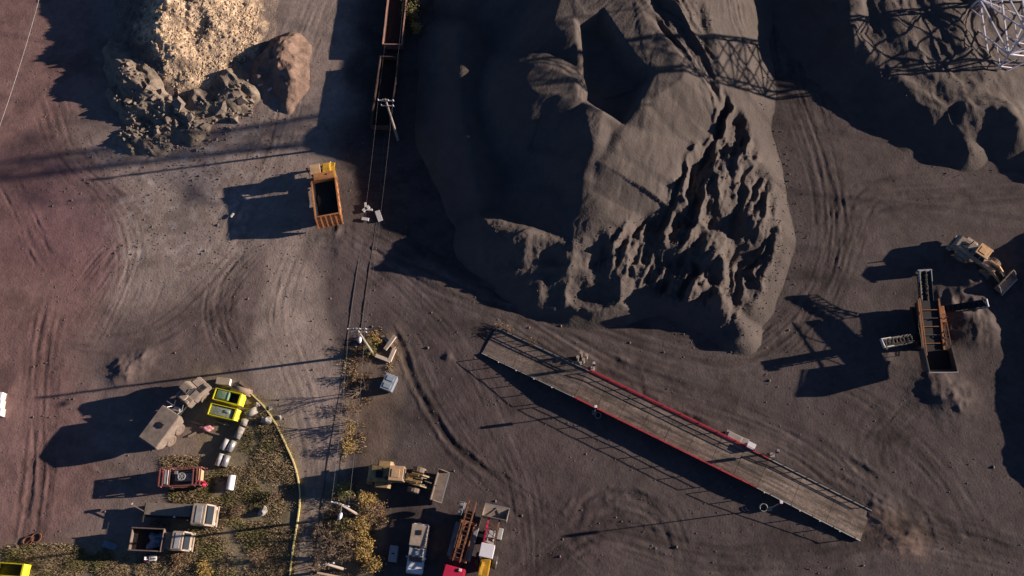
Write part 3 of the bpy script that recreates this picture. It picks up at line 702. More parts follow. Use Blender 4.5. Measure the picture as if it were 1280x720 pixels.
bk = b.build('bucket', BEIGE, t)
MB().box((4.53, 0, 1.4), (.1, 2.8, .07)).build('cutting_edge', STEEL, bk)
MB().side([(-3.2, .7), (-3.2, 1.3), (-1.2, 1.9), (-1.1, .9)], -.55, .55, .08).build('rear_body', YELL, t)
MB().bar((-1.6, .2, 1.7), (-3.0, .2, 2.3), .25).bar((-3.0, .2, 2.3), (-3.6, .2, 1.0), .2).build('digging_arm', YELL, t)
for (x, y, r, w_) in ((-1.3, .95, .7, .45), (-1.3, -.95, .7, .45), (1.5, .85, .5, .35), (1.5, -.85, .5, .35)): wheel(t, x, y, r, w_, TYRE, WHITE)

# ------------------------------------------------------------------ row of old trucks on the left lot
def cab_over(t, x0, w_, h, body, roofm, ln=1.9):
    c = MB().side([(x0, .8), (x0, h), (x0+ln*.75, h), (x0+ln, h*.62), (x0+ln, .7)], -w_/2, w_/2, .12).build('cab', body, t)
    MB().side([(x0+ln*.77, h-.1), (x0+ln-.01, h*.66), (x0+ln+.03, h*.68), (x0+ln*.81, h-.07)], -w_*.42, w_*.42).box((x0+ln*.45, 0, h*.76), (ln*.5, w_+.03, h*.2)).build('window', GLASS, c)
    MB().box((x0+ln*.4, 0, h+.02), (ln*.32, w_*.8, .06), bev=.02).build('roof_panel', roofm, c)
    for s in (-1, 1):
        MB().box((x0+ln+.02, s*w_*.36, .95), (.06, .3, .2)).build('headlight', LENS, t)
        MB().bar((x0+ln*.8, s*w_/2, h*.8), (x0+ln*.85, s*(w_/2+.25), h*.8), .03).box((x0+ln*.85, s*(w_/2+.27), h*.75), (.08, .12, .35)).build('mirror', DARK, t)
    MB().box((x0+ln+.08, 0, .6), (.16, w_, .28), bev=.04).build('bumper', body, t)
loc, rz, L = pose((178, 641), (268, 645), 1.3)
t = thing('flatbed_truck', 'beige round cornered cab truck with a long empty narrow flatbed', 'flatbed truck', loc, rz)
cab_over(t, 1.9, 2.3, 2.55, BEIGE2, LGREY, 2.2)
MB().box((-.9, .25, 1.05), (5.4, .9, .2)).side([(-3.9, 1.1), (-3.9, 1.25), (1.6, 1.32), (1.6, 1.1)], -.15, 1.15).build('flatbed', BEIGE, t)
MB().box((0, 0, .75), (7.6, .8, .25)).bar((-3.95, -1.0, 1.15), (-3.95, 1.1, 1.15), .12).build('chassis', DSTEEL, t)
MB().bar((-4.0, .2, 1.2), (-5.6, .9, 1.3), .1).box((-5.6, .9, 1.2), (.3, .3, .4)).build('tow_bar', BEIGE, t)
MB().box((1.65, .1, 1.5), (.25, 1.6, .7), bev=.05).cyl((1.6, -.7, 1.2), (1.6, -.7, 2.6), .07).build('air_tank', DSTEEL, t)
MB().cyl((-.4, -.3, 1.3), (-.4, -.3, 1.38), .12, n=10).build('filler_cap', LENS, t)
for x in (2.9, -1.6, -2.9):
    for s in (-1, 1): wheel(t, x, s*.95, .5, .35, TYRE, BEIGE)
loc, rz, L = pose((168, 674), (234, 677), 1.3)
t = thing('tipper_truck', 'beige cabbed tipper with a dark open bed holding a crumpled blue sheet', 'tipper truck', loc, rz); t.scale = (.93,)*3
cab_over(t, 1.55, 2.2, 2.3, BEIGE2, LGREY, 2.0)
MB().box((.9, 0, 1.2), (.9, 1.9, .9), bev=.06).build('engine_cover', BEIGE, t)
b = MB(); b.box((-1.5, 0, 1.1), (3.9, 2.5, .1))
for s in (-1, 1): b.box((-1.5, s*1.25, 1.55), (3.9, .08, .9)).box((-1.5, s*1.27, 2.0), (3.95, .13, .08))
b.box((.43, 0, 1.6), (.08, 2.5, 1.0)).box((-3.45, 0, 1.5), (.08, 2.5, .85))
bb = b.build('tipper_bed', mat('dull_bed_paint', (.25, .18, .155), .7, var=.3, dirt=.4), t)
MB().box((-1.5, 0, 1.22), (3.7, 2.35, .14)).build('coal_load', COALM, bb)
q = MB(); q.blob((-.5, -.2, 1.45), .75, (1.15, 1.1, .35), .5, 3, 5).blob((-.1, .5, 1.45), .45, (1.2, .8, .4), .5, 3, 9)
tag(q.build('crumpled_sheet', TARP, None, True), 'crumpled blue grey sheet lying in the dark tipper bed', 'tarpaulin').matrix_world = Matrix.Translation(loc) @ Matrix.Rotation(rz, 4, 'Z') @ Matrix.Scale(.93, 4)
MB().box((0, 0, .7), (6.6, .8, .25)).build('chassis', DSTEEL, t)
for x in (2.5, -2.0):
    for s in (-1, 1): wheel(t, x, s*.95, .48, .35, TYRE, BEIGE)
# red skeletal machine
loc, rz, L = pose((200, 598), (256, 596), 1.2)
t = thing('compressor_trailer', 'rusty red open framed machine trailer with its engine and fan exposed', 'machine trailer', loc, rz)
m = MB()
for s in (-1, 1):
    m.bar((-2.5, s*1.0, .8), (2.6, s*1.0, .8), .14).bar((-2.3, s*1.0, 2.0), (2.3, s*1.0, 2.0), .1)
    for x in (-2.3, -1.2, 1.5, 2.3): m.bar((x, s*1.0, .8), (x, s*1.0, 2.0), .1)
for x in (-2.3, -1.9, -1.2, 1.5, 1.9, 2.3): m.bar((x, -1.0, 2.0), (x, 1.0, 2.0), .12)
m.build('frame', mat('faded_red_steel', (.30, .10, .09), .7, var=.4, dirt=.35), t)
MB().box((0, 0, .85), (4.9, 1.9, .08)).build('floor_plate', DSTEEL, t)
MB().box((.3, 0, 1.3), (1.9, .8, .8), bev=.08).cyl((-.4, .1, 1.7), (.9, .1, 1.7), .16).box((-.6, .5, 1.5), (.4, .4, .4), bev=.04).build('engine', GREYP, t)
f = MB(); 
for a in range(16):
    f.bar((.2+.4*math.cos(a*math.pi/8), .4*math.sin(a*math.pi/8), 1.95), (.2+.4*math.cos((a+1)*math.pi/8), .4*math.sin((a+1)*math.pi/8), 1.95), .09)
for a in range(3): f.bar((.2-.4*math.cos(a*1.05), -.4*math.sin(a*1.05), 1.95), (.2+.4*math.cos(a*1.05), .4*math.sin(a*1.05), 1.95), .05)
f.build('fan', LGREY, t)
MB().box((-1.6, 0, 1.5), (.35, 1.6, 1.0), bev=.04).build('radiator', LGREY, t)
MB().box((1.95, .2, 1.5), (.35, 1.3, .9), bev=.05).box((2.25, .1, 1.4), (.2, 1.2, .8), bev=.04).build('fuel_tank', TAN, t)
MB().blob((2.4, -.85, 1.1), .3, (1, 1, .6), .2).build('red_float', REDP, t)
MB().tube([(-2.3, -.6, 2.05), (-2.6, -.3, 1.8), (-2.7, .4, 1.0), (-2.4, .9, .9)], .06).tube([(2.0, -.6, 2.1), (2.6, -.5, 1.6), (2.8, -.9, .8)], .05).build('hose', REDP, t)
for x in (-1.4, 1.4):
    for s in (-1, 1): wheel(t, x, s*1.05, .42, .28, TYRE, RUST)
# small red and white quad / mower
loc, rz, L = pose((181, 698), (194, 697), .6)
t = thing('ride_on_mower', 'tiny red and white ride on mower next to the dark tipper bed', 'mower', loc, rz)
MB().side([(-.1, .3), (-.1, .75), (.6, .65), (.7, .3)], -.33, .33, .06).build('hood', LGREY, t)
MB().box((-.35, 0, .42), (.7, .7, .3), bev=.06).build('body', REDP, t)
MB().box((-.3, 0, .65), (.35, .4, .12), bev=.05).box((-.48, 0, .8), (.1, .4, .3), bev=.04).build('seat', WHITE, t)
MB().tube([(0, 0, .7), (-.1, 0, .95)], .02).cyl((-.12, 0, .95), (-.13, 0, .98), .14, n=12).build('steering_wheel', DARK, t)
for (x, r) in ((-.4, .25), (.45, .18)):
    for s in (-1, 1): wheel(t, x, s*.38, r, .16, TYRE, WHITE)
# ------------------------------------------------------------------ railway
RP = [(500, -90), (492, 0), (481, 90), (473, 180), (464, 270), (452, 350), (441, 430), (431, 500), (419, 570), (409, 640), (400, 730)]
rl = [P(a, b) for a, b in spline(RP, 5)]
t = thing('railway_track', 'worn pair of rails running down from the wagons and sunk in the haul road', 'railway track', rl[0]); t.location = (0, 0, 0)
def off(pts, d):
    out = []
    for i, p in enumerate(pts):
        q = (pts[min(i+1, len(pts)-1)]-pts[max(i-1, 0)]); q.z = 0; q.normalize()
        out.append(Vector((p.x-q.y*d, p.y+q.x*d, p.z)))
    return out
for s in (-1, 1):
    m = MB()
    for a, b in zip(off(rl, s*.75)[:-1], off(rl, s*.75)[1:]): m.bar(a+Vector((0, 0, .0)), b+Vector((0, 0, .0)), .07, .09)
    m.build('rail', mat('worn_rail', (.17, .135, .115), .6, metal=.2, var=.3, vs=1, dirt=.5), t)
acc = 0
for a, b in zip(rl[:-1], rl[1:]):
    L = (b-a).length; d = (b-a)/L; s = -acc
    while s < L:
        if s >= 0:
            p = a+d*s; 
            if p.y > P(460, 285).y:
                o = MB().box((0, 0, .0), (.25, 2.5, .1)).build('sleeper', mat('dark_sleeper', (.07, .058, .052), .95, var=.4, vs=2), t); o.location = p; o.rotation_euler = (0, 0, math.atan2(d.y, d.x)+random.uniform(-.02, .02))  # near-black tone so the sleepers barely show
        s += 1.3
    acc = (L+acc) % 1.3

def wagon(label, rear, front, length, wd, hopper_m, first=None):
    loc, rz, L = pose(rear, front, 1.9)
    t = thing('gondola_wagon', label, 'freight wagon', loc, rz, None); t.scale = (1, 1, .6)
    h = length/2
    b = MB(); b.box((0, 0, 1.25), (length-1, wd, .12))
    for s in (-1, 1):
        b.box((0, s*wd/2, 2.1), (length-1, .08, 1.7)); b.box((0, s*(wd/2+.02), 2.97), (length-.9, .16, .1))
        for i in range(9): b.box((-(h-.6)+i*(length-1.2)/8, s*(wd/2+.07), 2.05), (.14, .1, 1.7))
        b.box((s*(h-.5), 0, 2.1), (.08, wd, 1.7)); b.box((s*(h-.5), 0, 2.97), (.14, wd+.2, .1))
    b.build('wagon_body', hopper_m, t)
    m = MB()
    for s in (-1, 1): m.bar((-h+.45, s*(wd/2+.02), 3.05), (h-.45, s*(wd/2+.02), 3.05), .12, .08).bar((s*(h-.5), -wd/2, 3.05), (s*(h-.5), wd/2, 3.05), .1, .08)
    m.build('top_rim', RIM if hopper_m.name == 'wagon_rust_red' else hopper_m, t)
    MB().box((0, 0, 1.45), (length-1.1, wd-.1, .3)).build('coal_load', COALM, t)
    MB().box((0, 0, .95), (length-.6, .5, .35)).box((h-.4, 0, .95), (.3, 2.4, .3)).box((-h+.4, 0, .95), (.3, 2.4, .3)).build('underframe', DSTEEL, t)
    for s in (-1, 1):
        for y in (-.85, .85):
            MB().cyl((s*(h-.3), y, 1.0), (s*(h+.05), y, 1.0), .08).cyl((s*(h+.05), y, 1.0), (s*(h+.1), y, 1.0), .22, n=14).build('buffer', DSTEEL, t)
        bg_ = MB().box((s*(h-2.4), 0, .6), (2.4, 1.7, .25)).build('bogie', DSTEEL, t)
        for dx in (-.9, .9):
            for y in (-.75, .75): MB().cyl((s*(h-2.4)+dx, y-.06, .5), (s*(h-2.4)+dx, y+.06, .5), .45, n=20).build('wheel', RUST, bg_)
    return t
WAG = mat('wagon_rust_red', (.24, .115, .085), .8, var=.35, vs=1.5, dirt=.3)
RIM = mat('sunlit_rim_tone', (.62, .36, .28), .7, var=.4, vs=1)  # pale salmon puts the sunlight on the rim into its colour
WAG2 = mat('wagon_dark_rust', (.12, .07, .055), .85, var=.4, vs=1.5, dirt=.4)  # darker brown than the upper wagon
wagon('rusty red open goods wagon leaving the top edge of the photo', (500, -38), (489.5, 60), 12.4, 2.5, WAG)
wagon('dark open goods wagon coupled below the rusty red one', (487.5, 66), (474, 161), 11.4, 2.4, WAG2)

# ------------------------------------------------------------------ weighbridge
A0, B0 = P(611, 425, .3), P(1083, 657, .3)
ax = (B0-A0); WL = ax.length; wr = math.atan2(ax.y, ax.x)
t = thing('weighbridge', 'long raised truck weighbridge with ramps at both ends and red handrails in the middle', 'weighbridge', (A0.x, A0.y, 0), wr)
HW = 1.75
def dz(x):
    f = x/WL
    if f < .26: return .12+(.95-.12)*f/.26
    if f > .74: return .95-(.95-.12)*(f-.74)/.26
    return .95
for (a, b) in [(q*.26/3, (q+1)*.26/3) for q in range(3)]+[(.26+q*.06, .32+q*.06) for q in range(8)]+[(.74+q*.26/3, .74+(q+1)*.26/3) for q in range(3)]:
    x0, x1 = a*WL+.02, b*WL-.02
    MB().side([(x0, dz(x0)), (x1, dz(x1)), (x1, dz(x1)-.14), (x0, dz(x0)-.14)], -HW, HW).build('deck_panel', DECK, t)
for s in (-1, 1):
    for (a, b) in ((0, .26), (.26, .74), (.74, 1)):
        m = MB(); m.side([(a*WL+.1, dz(a*WL+.1)-.15), (b*WL, dz(b*WL)-.15), (b*WL, max(.02, dz(b*WL)-.75)), (a*WL+.1, max(.02, dz(a*WL+.1)-.75))], s*(HW-.25)-.08, s*(HW-.25)+.08)
        m.build('side_girder', DSTEEL, t)
    for (a, b) in ((0, .26), (.26, .74), (.74, 1)):
        m = MB(); m.bar((a*WL, s*(HW+.03), dz(a*WL)+.05), (b*WL, s*(HW+.03), dz(b*WL)+.05), .1, .12)
        m.build('kerb_rail', REDR if (a == .26) else (LGREY if s < 0 else GREYP), t)
for f in (.02, .13, .26, .38, .5, .62, .74, .87, .98):
    MB().box((f*WL, 0, max(.05, dz(f*WL)-.55)/2), (.5, 3.2, max(.06, dz(f*WL)-.5))).build('concrete_support', CONC, t)
def railing(xs, side, m_, gap_every=None, hh=1.05, rails=(.4, .72, 1.02), post=1.7, name='handrail'):
    x0, x1 = xs; y = side*(HW+.12)
    h = MB()
    n = max(1, round((x1-x0)/post))
    for r in rails:
        for i in range(n):
            a = x0+(x1-x0)*i/n; b = x0+(x1-x0)*(i+1)/n
            h.bar((a, y, dz(a)+r), (b, y, dz(b)+r), .05)
    h.build(name, m_, t)
    for i in range(n+1):
        a = x0+(x1-x0)*i/n
        MB().bar((a, y, dz(a)-.2), (a, y, dz(a)+rails[-1]), .07).build('railing_post', m_, t)
railing((.02*WL, .255*WL), 1, DSTEEL, rails=(.46, .56), post=1.35)
railing((.27*WL, .70*WL), 1, REDR, rails=(.12, .38, .62), post=2.2)
railing((.72*WL, .985*WL), 1, DSTEEL, rails=(.46, .56), post=1.35)
railing((.02*WL, .255*WL), -1, DSTEEL, rails=(.75,), post=2.4)
railing((.27*WL, .70*WL), -1, REDR, rails=(.3, .75), post=2.6)
railing((.72*WL, .985*WL), -1, DSTEEL, rails=(.75,), post=2.4)
for f in (.05, .1, .15, .2, .76, .8, .85, .9, .95):
    MB().cyl((f*WL, -HW-.15, dz(f*WL)+.02), (f*WL, -HW-.15, dz(f*WL)+.16), .07, n=8).build('marker_lamp', LENS, t)
# lamp and camera posts of the weighbridge
def signpost(name, label, px, py, h, boxm, cat, arm=None, extra=None):
    p = P(px, py)
    q = thing(name, label, cat, p)
    MB().cyl((0, 0, 0), (0, 0, h), .06, .05, n=8).build('pole', STEEL, q)
    MB().box((0, 0, .06), (.5, .5, .12), bev=.02).build('base', CONC, q)
    MB().box((.05, 0, h-.2), (.28, .35, .75), bev=.03).build('signal_head', DARK, q)
    for k in range(2): MB().cyl((.19, 0, h-.02-.35*k), (.24, 0, h-.02-.35*k), .1, n=12).build('lens', REDP if k == 0 else GREEN, q)
    MB().box((0, 0, h+.25), (.3, .3, .16), bev=.03).build('cap', boxm, q)
    return q
signpost('signal_post', 'signal post with a white cap at the left end of the lower red handrail', 743, 516, 2.9, WHITE, 'signal post')
signpost('signal_post', 'tall signal post by the lower grey railing near the right ramp', 962, 636, 5.2, WHITE, 'signal post')
signpost('signal_post', 'slim camera post beyond the right end of the upper red handrail', 965, 569, 2.6, GREYP, 'signal post')
signpost('signal_post', 'short signal post at the left end of the upper red handrail', 741, 461, 2.2, LGREY, 'signal post')
for i, (px, py, r) in enumerate([(747, 519, .34), (953, 634, .42)]):
    p = P(px, py); m = MB()
    for k in range(4):
        zz = .12+.1*k
        for a in range(14):
            m.cyl((r*math.cos(a*math.pi/7), r*math.sin(a*math.pi/7), zz), (r*math.cos((a+1)*math.pi/7), r*math.sin((a+1)*math.pi/7), zz), .045, n=6)
    o = m.build('cable_coil', GREYP, None); o.location = p; o.rotation_euler = (.2, .1, 0)
    tag(o, ['loose coil of cable under the post at the left end of the red rail', 'larger coil of cable at the foot of the tall signal post'][i], 'cable coil')
for i, (px, py, hh, mm) in enumerate([(722, 450, 1.3, CONC), (726, 446, 1.7, BEIGE2), (729, 453, 1.3, CONC), (733, 448, 1.4, BEIGE2), (725, 455, 1.0, CONC)]):
    p = P(px, py); o = MB().cyl((0, 0, 0), (0, 0, hh), .16, .14, n=12).cyl((0, 0, hh), (0, 0, hh+.05), .2, n=12).build('bollard', mm, None); o.location = p
    tag(o, 'stubby pale bollard in the cluster above the upper handrail', 'bollard', 'pale bollards clustered above the weighbridge')
p = P(915, 548); o = MB().box((0, 0, .45), (1.9, .9, .9), bev=.05).box((.1, 0, .93), (1.5, .7, .1), bev=.02).build('concrete_block', CONC, None); o.location = p; o.rotation_euler = (0, 0, wr); tag(o, 'grey concrete block behind the right part of the upper red handrail', 'concrete block')
p = P(928, 553); o = MB().box((0, 0, .4), (1.1, .8, .8), bev=.05).build('concrete_block', CONC, None); o.location = p; o.rotation_euler = (0, 0, wr+.1); tag(o, 'smaller grey block between the long concrete block and the white box', 'concrete block')
q = thing('control_cabinet', 'white control cabinet standing right of the grey concrete blocks', 'cabinet', P(936, 560), wr)
MB().box((0, 0, .75), (.8, .6, 1.3), bev=.04).build('body', WHITE, q); MB().box((0, 0, 1.44), (.9, .7, .06), bev=.02).build('roof', WHITE, q); MB().box((0, -.32, .8), (.65, .03, 1.0)).build('door', LGREY, q)

# ------------------------------------------------------------------ mobile screening plant
loc, rz, L = pose((1174, 462), (1153, 345), 2.4)
t = thing('screening_plant', 'orange tracked screening plant with three conveyors and a black hopper', 'screening plant', loc, rz)
for s in (-1, 1):
    tr = MB().side([(-2.3, .1), (-2.6, .45), (-2.3, .85), (2.3, .85), (2.6, .45), (2.3, .1)], s*1.0-.22, s*1.0+.22, .04).build('crawler_track', DSTEEL, t)
    MB().box((0, s*1.0, .5), (4, .3, .25)).build('track_frame', RUST, tr)
DUSTEEL = mat('dusty_dark_steel', (.12, .10, .09), .7, metal=.2, var=.4, vs=2, dirt=.4)
ORB = mat('faded_orange_steel', (.42, .17, .06), .65, var=.35, vs=1.6, dirt=.45)
MB().side([(-4.2, 1.5), (-4.0, 1.9), (2.6, 3.0), (2.6, 2.6)], 1.05, 1.25).bar((-4.0, 1.15, 2.6), (2.6, 1.15, 3.3), .12).build('screen_box', ORB, t)
MB().side([(-4.2, 1.5), (-4.0, 1.9), (2.6, 3.0), (2.6, 2.6)], -1.25, -1.05).build('side_plate', ORB, t)
MB().box((-.7, 0, 2.2), (6.4, 2.0, .1), ry=-.165).build('screen_deck', DARK, t)
MB().box((.2, 0, 1.3), (5.0, 1.8, .6), bev=.05).build('chassis', DSTEEL, t)
h = MB()
h.side([(-6.2, 3.3), (-6.2, 3.38), (-3.2, 3.0), (-3.2, 1.6), (-5.2, 1.6)], 1.5, 1.58); h.side([(-6.2, 3.3), (-6.2, 3.38), (-3.2, 3.0), (-3.2, 1.6), (-5.2, 1.6)], -1.58, -1.5)
h.box((-5.75, 0, 2.5), (.08, 3.1, 2.0), ry=-.5); h.box((-4.2, 0, 1.65), (2.0, 3.0, .1))
for s in (-1, 1): h.box((-4.6, s*1.53, 3.28), (3.0, .1, .08), ry=.1)
h.bar((-6.22, -1.55, 3.4), (-6.22, 1.55, 3.4), .08)
ho = h.build('hopper', DUSTEEL, t)
MB().bar((-6.2, 1.56, 3.42), (-3.2, 1.56, 3.08), .07).bar((-6.2, -1.56, 3.42), (-3.2, -1.56, 3.08), .07).bar((-6.24, -1.56, 3.42), (-6.24, 1.56, 3.42), .07).build('hopper_rim', LGREY, ho)
MB().box((-4.4, 0, 2.0), (2.3, 2.8, .4), bev=.1).build('coal_load', COALM, ho)
def conveyor(a, b, w_, name='conveyor'):
    a = Vector(a); b = Vector(b); d = (b-a).normalized(); sd_ = Vector((-d.y, d.x, 0)).normalized(); u = Vector((0, 0, 1))
    m = MB(); n = 9
    for s in (-1, 1):
        for dz_ in (0, -.35): m.bar(a+sd_*s*w_/2+u*dz_, b+sd_*s*w_/2+u*dz_, .05, .07)
        for i in range(n):
            q = a.lerp(b, i/n)+sd_*s*w_/2; r = a.lerp(b, (i+1)/n)+sd_*s*w_/2
            m.bar(q-u*.35, r, .04).bar(r-u*.35, r, .04)
    for i in range(n+1): q = a.lerp(b, i/n)-u*.35; m.bar(q-sd_*w_/2, q+sd_*w_/2, .05)
    c = m.build(name, DUSTEEL, t)
    for i in range(n+1):
        q = a.lerp(b, i/n); MB().cyl(q-sd_*w_*.42+u*.02, q+sd_*w_*.42+u*.02, .05, n=8).build('idler_roller', DARK, c)
    k = MB(); prev = None
    for i in range(13):
        q = a.lerp(b, i/12); row = [k.bm.verts.new(q+sd_*w_*f+u*z) for f, z in ((-.44, .2), (-.2, .09), (.2, .09), (.44, .2), (.42, .16), (.2, .05), (-.2, .05), (-.42, .16))]
        if prev:
            for j in range(8): k.bm.faces.new((prev[j], prev[(j+1) % 8], row[(j+1) % 8], row[j]))
        prev = row
    bmesh.ops.recalc_face_normals(k.bm, faces=k.bm.faces)
    be = k.build('belt', DARK, c)
    l = MB()
    for i in range(10): l.blob(a.lerp(b, .05+i*.1)+u*.12, .26, (1.6, .9, .4), .3, 2, i)
    l.build('coal_streak', COALM, c)
    MB().cyl(b-sd_*w_*.5, b+sd_*w_*.5, .17, n=14).build('drum', STEEL, c)
    MB().box(b+sd_*w_*.62-d*.2, (.35, .3, .3), bev=.04).build('drive_motor', DUSTEEL, c)
    m = MB(); m.bar(b-sd_*w_*.56+u*.12, b+sd_*w_*.56+u*.12, .09).bar(b-sd_*w_*.5-d*.0+u*.1, b-sd_*w_*.5-d*1.3+u*.1, .09).bar(b+sd_*w_*.5+u*.1, b+sd_*w_*.5-d*1.3+u*.1, .09)
    m.build('end_guard', LGREY, c)
conveyor((2.4, 0, 2.4), (5.9, .1, 3.4), 1.5)
conveyor((-1.5, 1.2, 1.6), (-2.6, 6.0, 3.0), 1.0)
conveyor((1.6, -1.2, 1.5), (1.9, -6.4, 3.0), .9)
MB().box((1.0, -1.6, 1.7), (2.0, .7, .9), bev=.06).build('engine_housing', ORB, t)
for i in range(6):
    MB().bar((-3.4+i*.95, -1.02, 1.9+i*.16), (-3.4+i*.95, 1.02, 1.9+i*.16), .08).build('screen_bar', ORB if i % 2 else DUSTEEL, t)
MB().tube([(-3.6, 1.35, 1.9), (-2, 1.5, 2.6), (-.5, 1.45, 2.4), (1, 1.35, 3.1)], .035).build('hydraulic_hose', DARK, t)
MB().tube([(-3.2, -1.4, 1.7), (-1.5, -1.5, 2.5), (.2, -1.5, 2.1)], .035).build('hydraulic_hose', DARK, t)
m = MB()
for i in range(8): m.bar((-2.6+i*.5, -1.45, 1.35), (-2.6+i*.5, -1.85, 1.35), .05)
m.bar((-2.7, -1.45, 1.35), (1.0, -1.45, 1.35), .05).bar((-2.7, -1.85, 1.35), (1.0, -1.85, 1.35), .05).bar((-2.7, -1.85, 2.3), (1.0, -1.85, 2.3), .05)
for i in range(4): m.bar((-2.7+i*1.23, -1.85, 1.35), (-2.7+i*1.23, -1.85, 2.3), .05)
m.build('walkway', ORB, t)
MB().cyl((.4, -1.7, 2.1), (.4, -1.7, 2.9), .07).build('exhaust', DSTEEL, t)
for (x, y) in ((3.8, .7), (3.8, -.7)): MB().bar((1.8, y, 1.3), (x+.8, y, 3.0), .1).build('support_leg', DSTEEL, t)
MB().bar((-1.6, 1.2, 1.2), (-2.2, 4.0, 2.3), .08).build('support_leg', DSTEEL, t)
MB().bar((1.6, -1.2, 1.2), (1.8, -4.2, 2.3), .08).build('support_leg', DSTEEL, t)

# ------------------------------------------------------------------ poles and cables
POLE = mat('weathered_pole_wood', (.38, .32, .27), .85, var=.25, vs=3)
def upole(label, top, h, arm, lean=(0, 0), lamp=False, arm2=True, az=0):
    tp = P(*top, h); q = thing('utility_pole', label, 'utility pole', (tp.x, tp.y, 0), az)
    MB().cyl((0, 0, 0), (0, 0, h+.2), .17, .11, n=10).build('pole', POLE, q)
    a = MB().box((0, 0, h-.15), (arm, .12, .14)).build('crossarm', LGREY, q)
    for x in (-.45, -.15, .15, .45): MB().cyl((arm*x, 0, h-.08), (arm*x, 0, h+.18), .06, .04, n=8).build('insulator', WHITE, a)
    if arm2:
        a = MB().box((0, 0, h-1.3), (arm*.8, .1, .12)).build('crossarm', LGREY, q)
        for x in (-.45, .45): MB().cyl((arm*.8*x, 0, h-1.24), (arm*.8*x, 0, h-1.0), .06, .04, n=8).build('insulator', WHITE, a)
    if lamp:
        MB().bar((0, 0, h-.8), (.25, -.9, h-.5), .07).build('lamp_arm', STEEL, q)
        MB().blob((.28, -1.1, h-.5), .28, (.8, 1.4, .5), .05).build('lamp_head', WHITE, q)
    return q, tp
p1, t1 = upole('wooden utility pole with two pale crossarms rising beside the dark wagon', (482, 125), 9.5, 2.0, az=R(-4))
p2, t2 = upole('wooden utility pole with crossarms and lamp above the tangle of white beams', (446, 411), 9.5, 2.2, lamp=True)
p3, t3 = upole('wooden utility pole with a white lamp in the bushes near the bottom', (425, 630), 9.5, 2.0, lamp=True, arm2=False, az=R(-15))
p4, t4 = upole('wooden utility pole cut by the bottom edge among the bare bushes', (408, 705), 8.0, 1.6, arm2=False, az=R(8))
def cable(a, b, sag, label, r=.008, n=14, m=None):
    pts = [a.lerp(b, i/n)-Vector((0, 0, sag*4*(i/n)*(1-i/n))) for i in range(n+1)]
    o = MB().tube(pts, r, 5).build('overhead_cable', m or STEEL, None)
    return tag(o, label, 'cable')
CB = mat('aluminium_cable', (.10, .10, .11), .4, metal=.3, var=.05)
for dx in (-.9, .9):
    g = 'overhead cables between the poles'
    o = cable(t1+Vector((dx, 0, 0)), t2+Vector((dx, 0, 0)), .8, 'thin overhead cable strung between the wagon pole and the lamp pole', m=CB); o['group'] = 'cables from wagon pole to lamp pole'
    if abs(dx) > .5:
        o = cable(t2+Vector((dx, 0, 0)), t3+Vector((dx, 0, 0)), .6, 'thin overhead cable strung between the upper and lower lamp poles', m=CB); o['group'] = 'cables between the two lamp poles'
        far = P(505, -120, 9.5); o = cable(t1+Vector((dx, 0, 0)), far+Vector((dx, 0, 0)), .8, 'thin overhead cable running up past the wagons off the top edge', m=CB); o['group'] = 'cables running up past the wagons'
cable(P(54, -20, 9), P(-12, 190, 9), .4, 'single pale cable crossing the red soil in the top left corner', m=LGREY, r=.02)

# ------------------------------------------------------------------ lattice pylon
PY = mat('pylon_steel', (.75, .73, .80), .45, metal=.2, var=.15, vs=2)
c0 = P(1264, 48); pyr = R(14)
t = thing('lattice_pylon', 'galvanised steel lattice pylon standing on the low coal heap in the top right corner', 'pylon', c0, pyr)
def hw(z): return 4.9*(1-z/34)+.6*(z/34) if z < 26 else 4.9*(1-26/34)+.6*(26/34)-(z-26)*.05
levels = [0, 4.2, 8.2, 11.8, 15, 18, 20.6, 23, 25, 27, 29, 31, 33]
for sx in (-1, 1):
    for sy in (-1, 1):
        m = MB(); 
        for a, b in zip(levels[:-1], levels[1:]): m.bar((sx*hw(a), sy*hw(a), a-.3), (sx*hw(b), sy*hw(b), b), .2)
        m.build('leg', PY, t)
def face(a, b, w1=.14):
    m = MB(); c4 = [(-1, -1), (1, -1), (1, 1), (-1, 1)]
    for i in range(4):
        (x0, y0), (x1, y1) = c4[i], c4[(i+1) % 4]
        A = Vector((x0*hw(a), y0*hw(a), a)); B = Vector((x1*hw(a), y1*hw(a), a)); Cc = Vector((x1*hw(b), y1*hw(b), b)); D = Vector((x0*hw(b), y0*hw(b), b))
        m.bar(A, Cc, w1*1.2).bar(B, D, w1*1.2).bar(D, Cc, w1*1.2)
        if b < 13:
            X_ = (A+B+Cc+D)/4
            m.bar((A+D)/2, (A+X_)/2, w1*.7).bar((B+Cc)/2, (B+X_)/2, w1*.7).bar((A+D)/2, (D+X_)/2, w1*.7).bar((B+Cc)/2, (Cc+X_)/2, w1*.7)
    if b < 16: m.bar((-hw(b), -hw(b), b), (hw(b), hw(b), b), w1).bar((-hw(b), hw(b), b), (hw(b), -hw(b), b), w1)
    m.build('lattice_bracing', PY, t)
for a, b in zip(levels[:-1], levels[1:]): face(a, b)
for z, l in ((21, 7), (26, 9), (31, 6)):
    for s in (-1, 1):
        m = MB(); e = Vector((0, s*l, z+.3))
        for sx in (-1, 1):
            m.bar((sx*hw(z), s*hw(z), z), e, .12).bar((sx*hw(z), s*hw(z), z+1.4), e, .12)
            for k in range(1, 5):
                f = k/5; p_ = Vector((sx*hw(z), s*hw(z), z)).lerp(e, f); q_ = Vector((sx*hw(z), s*hw(z), z+1.4)).lerp(e, f-.1); m.bar(p_, q_, .06)
        a_ = m.build('crossarm', PY, t)
        MB().cyl(e-Vector((0, 0, 2.2)), e, .1, n=8).build('insulator', BLUEG, a_)
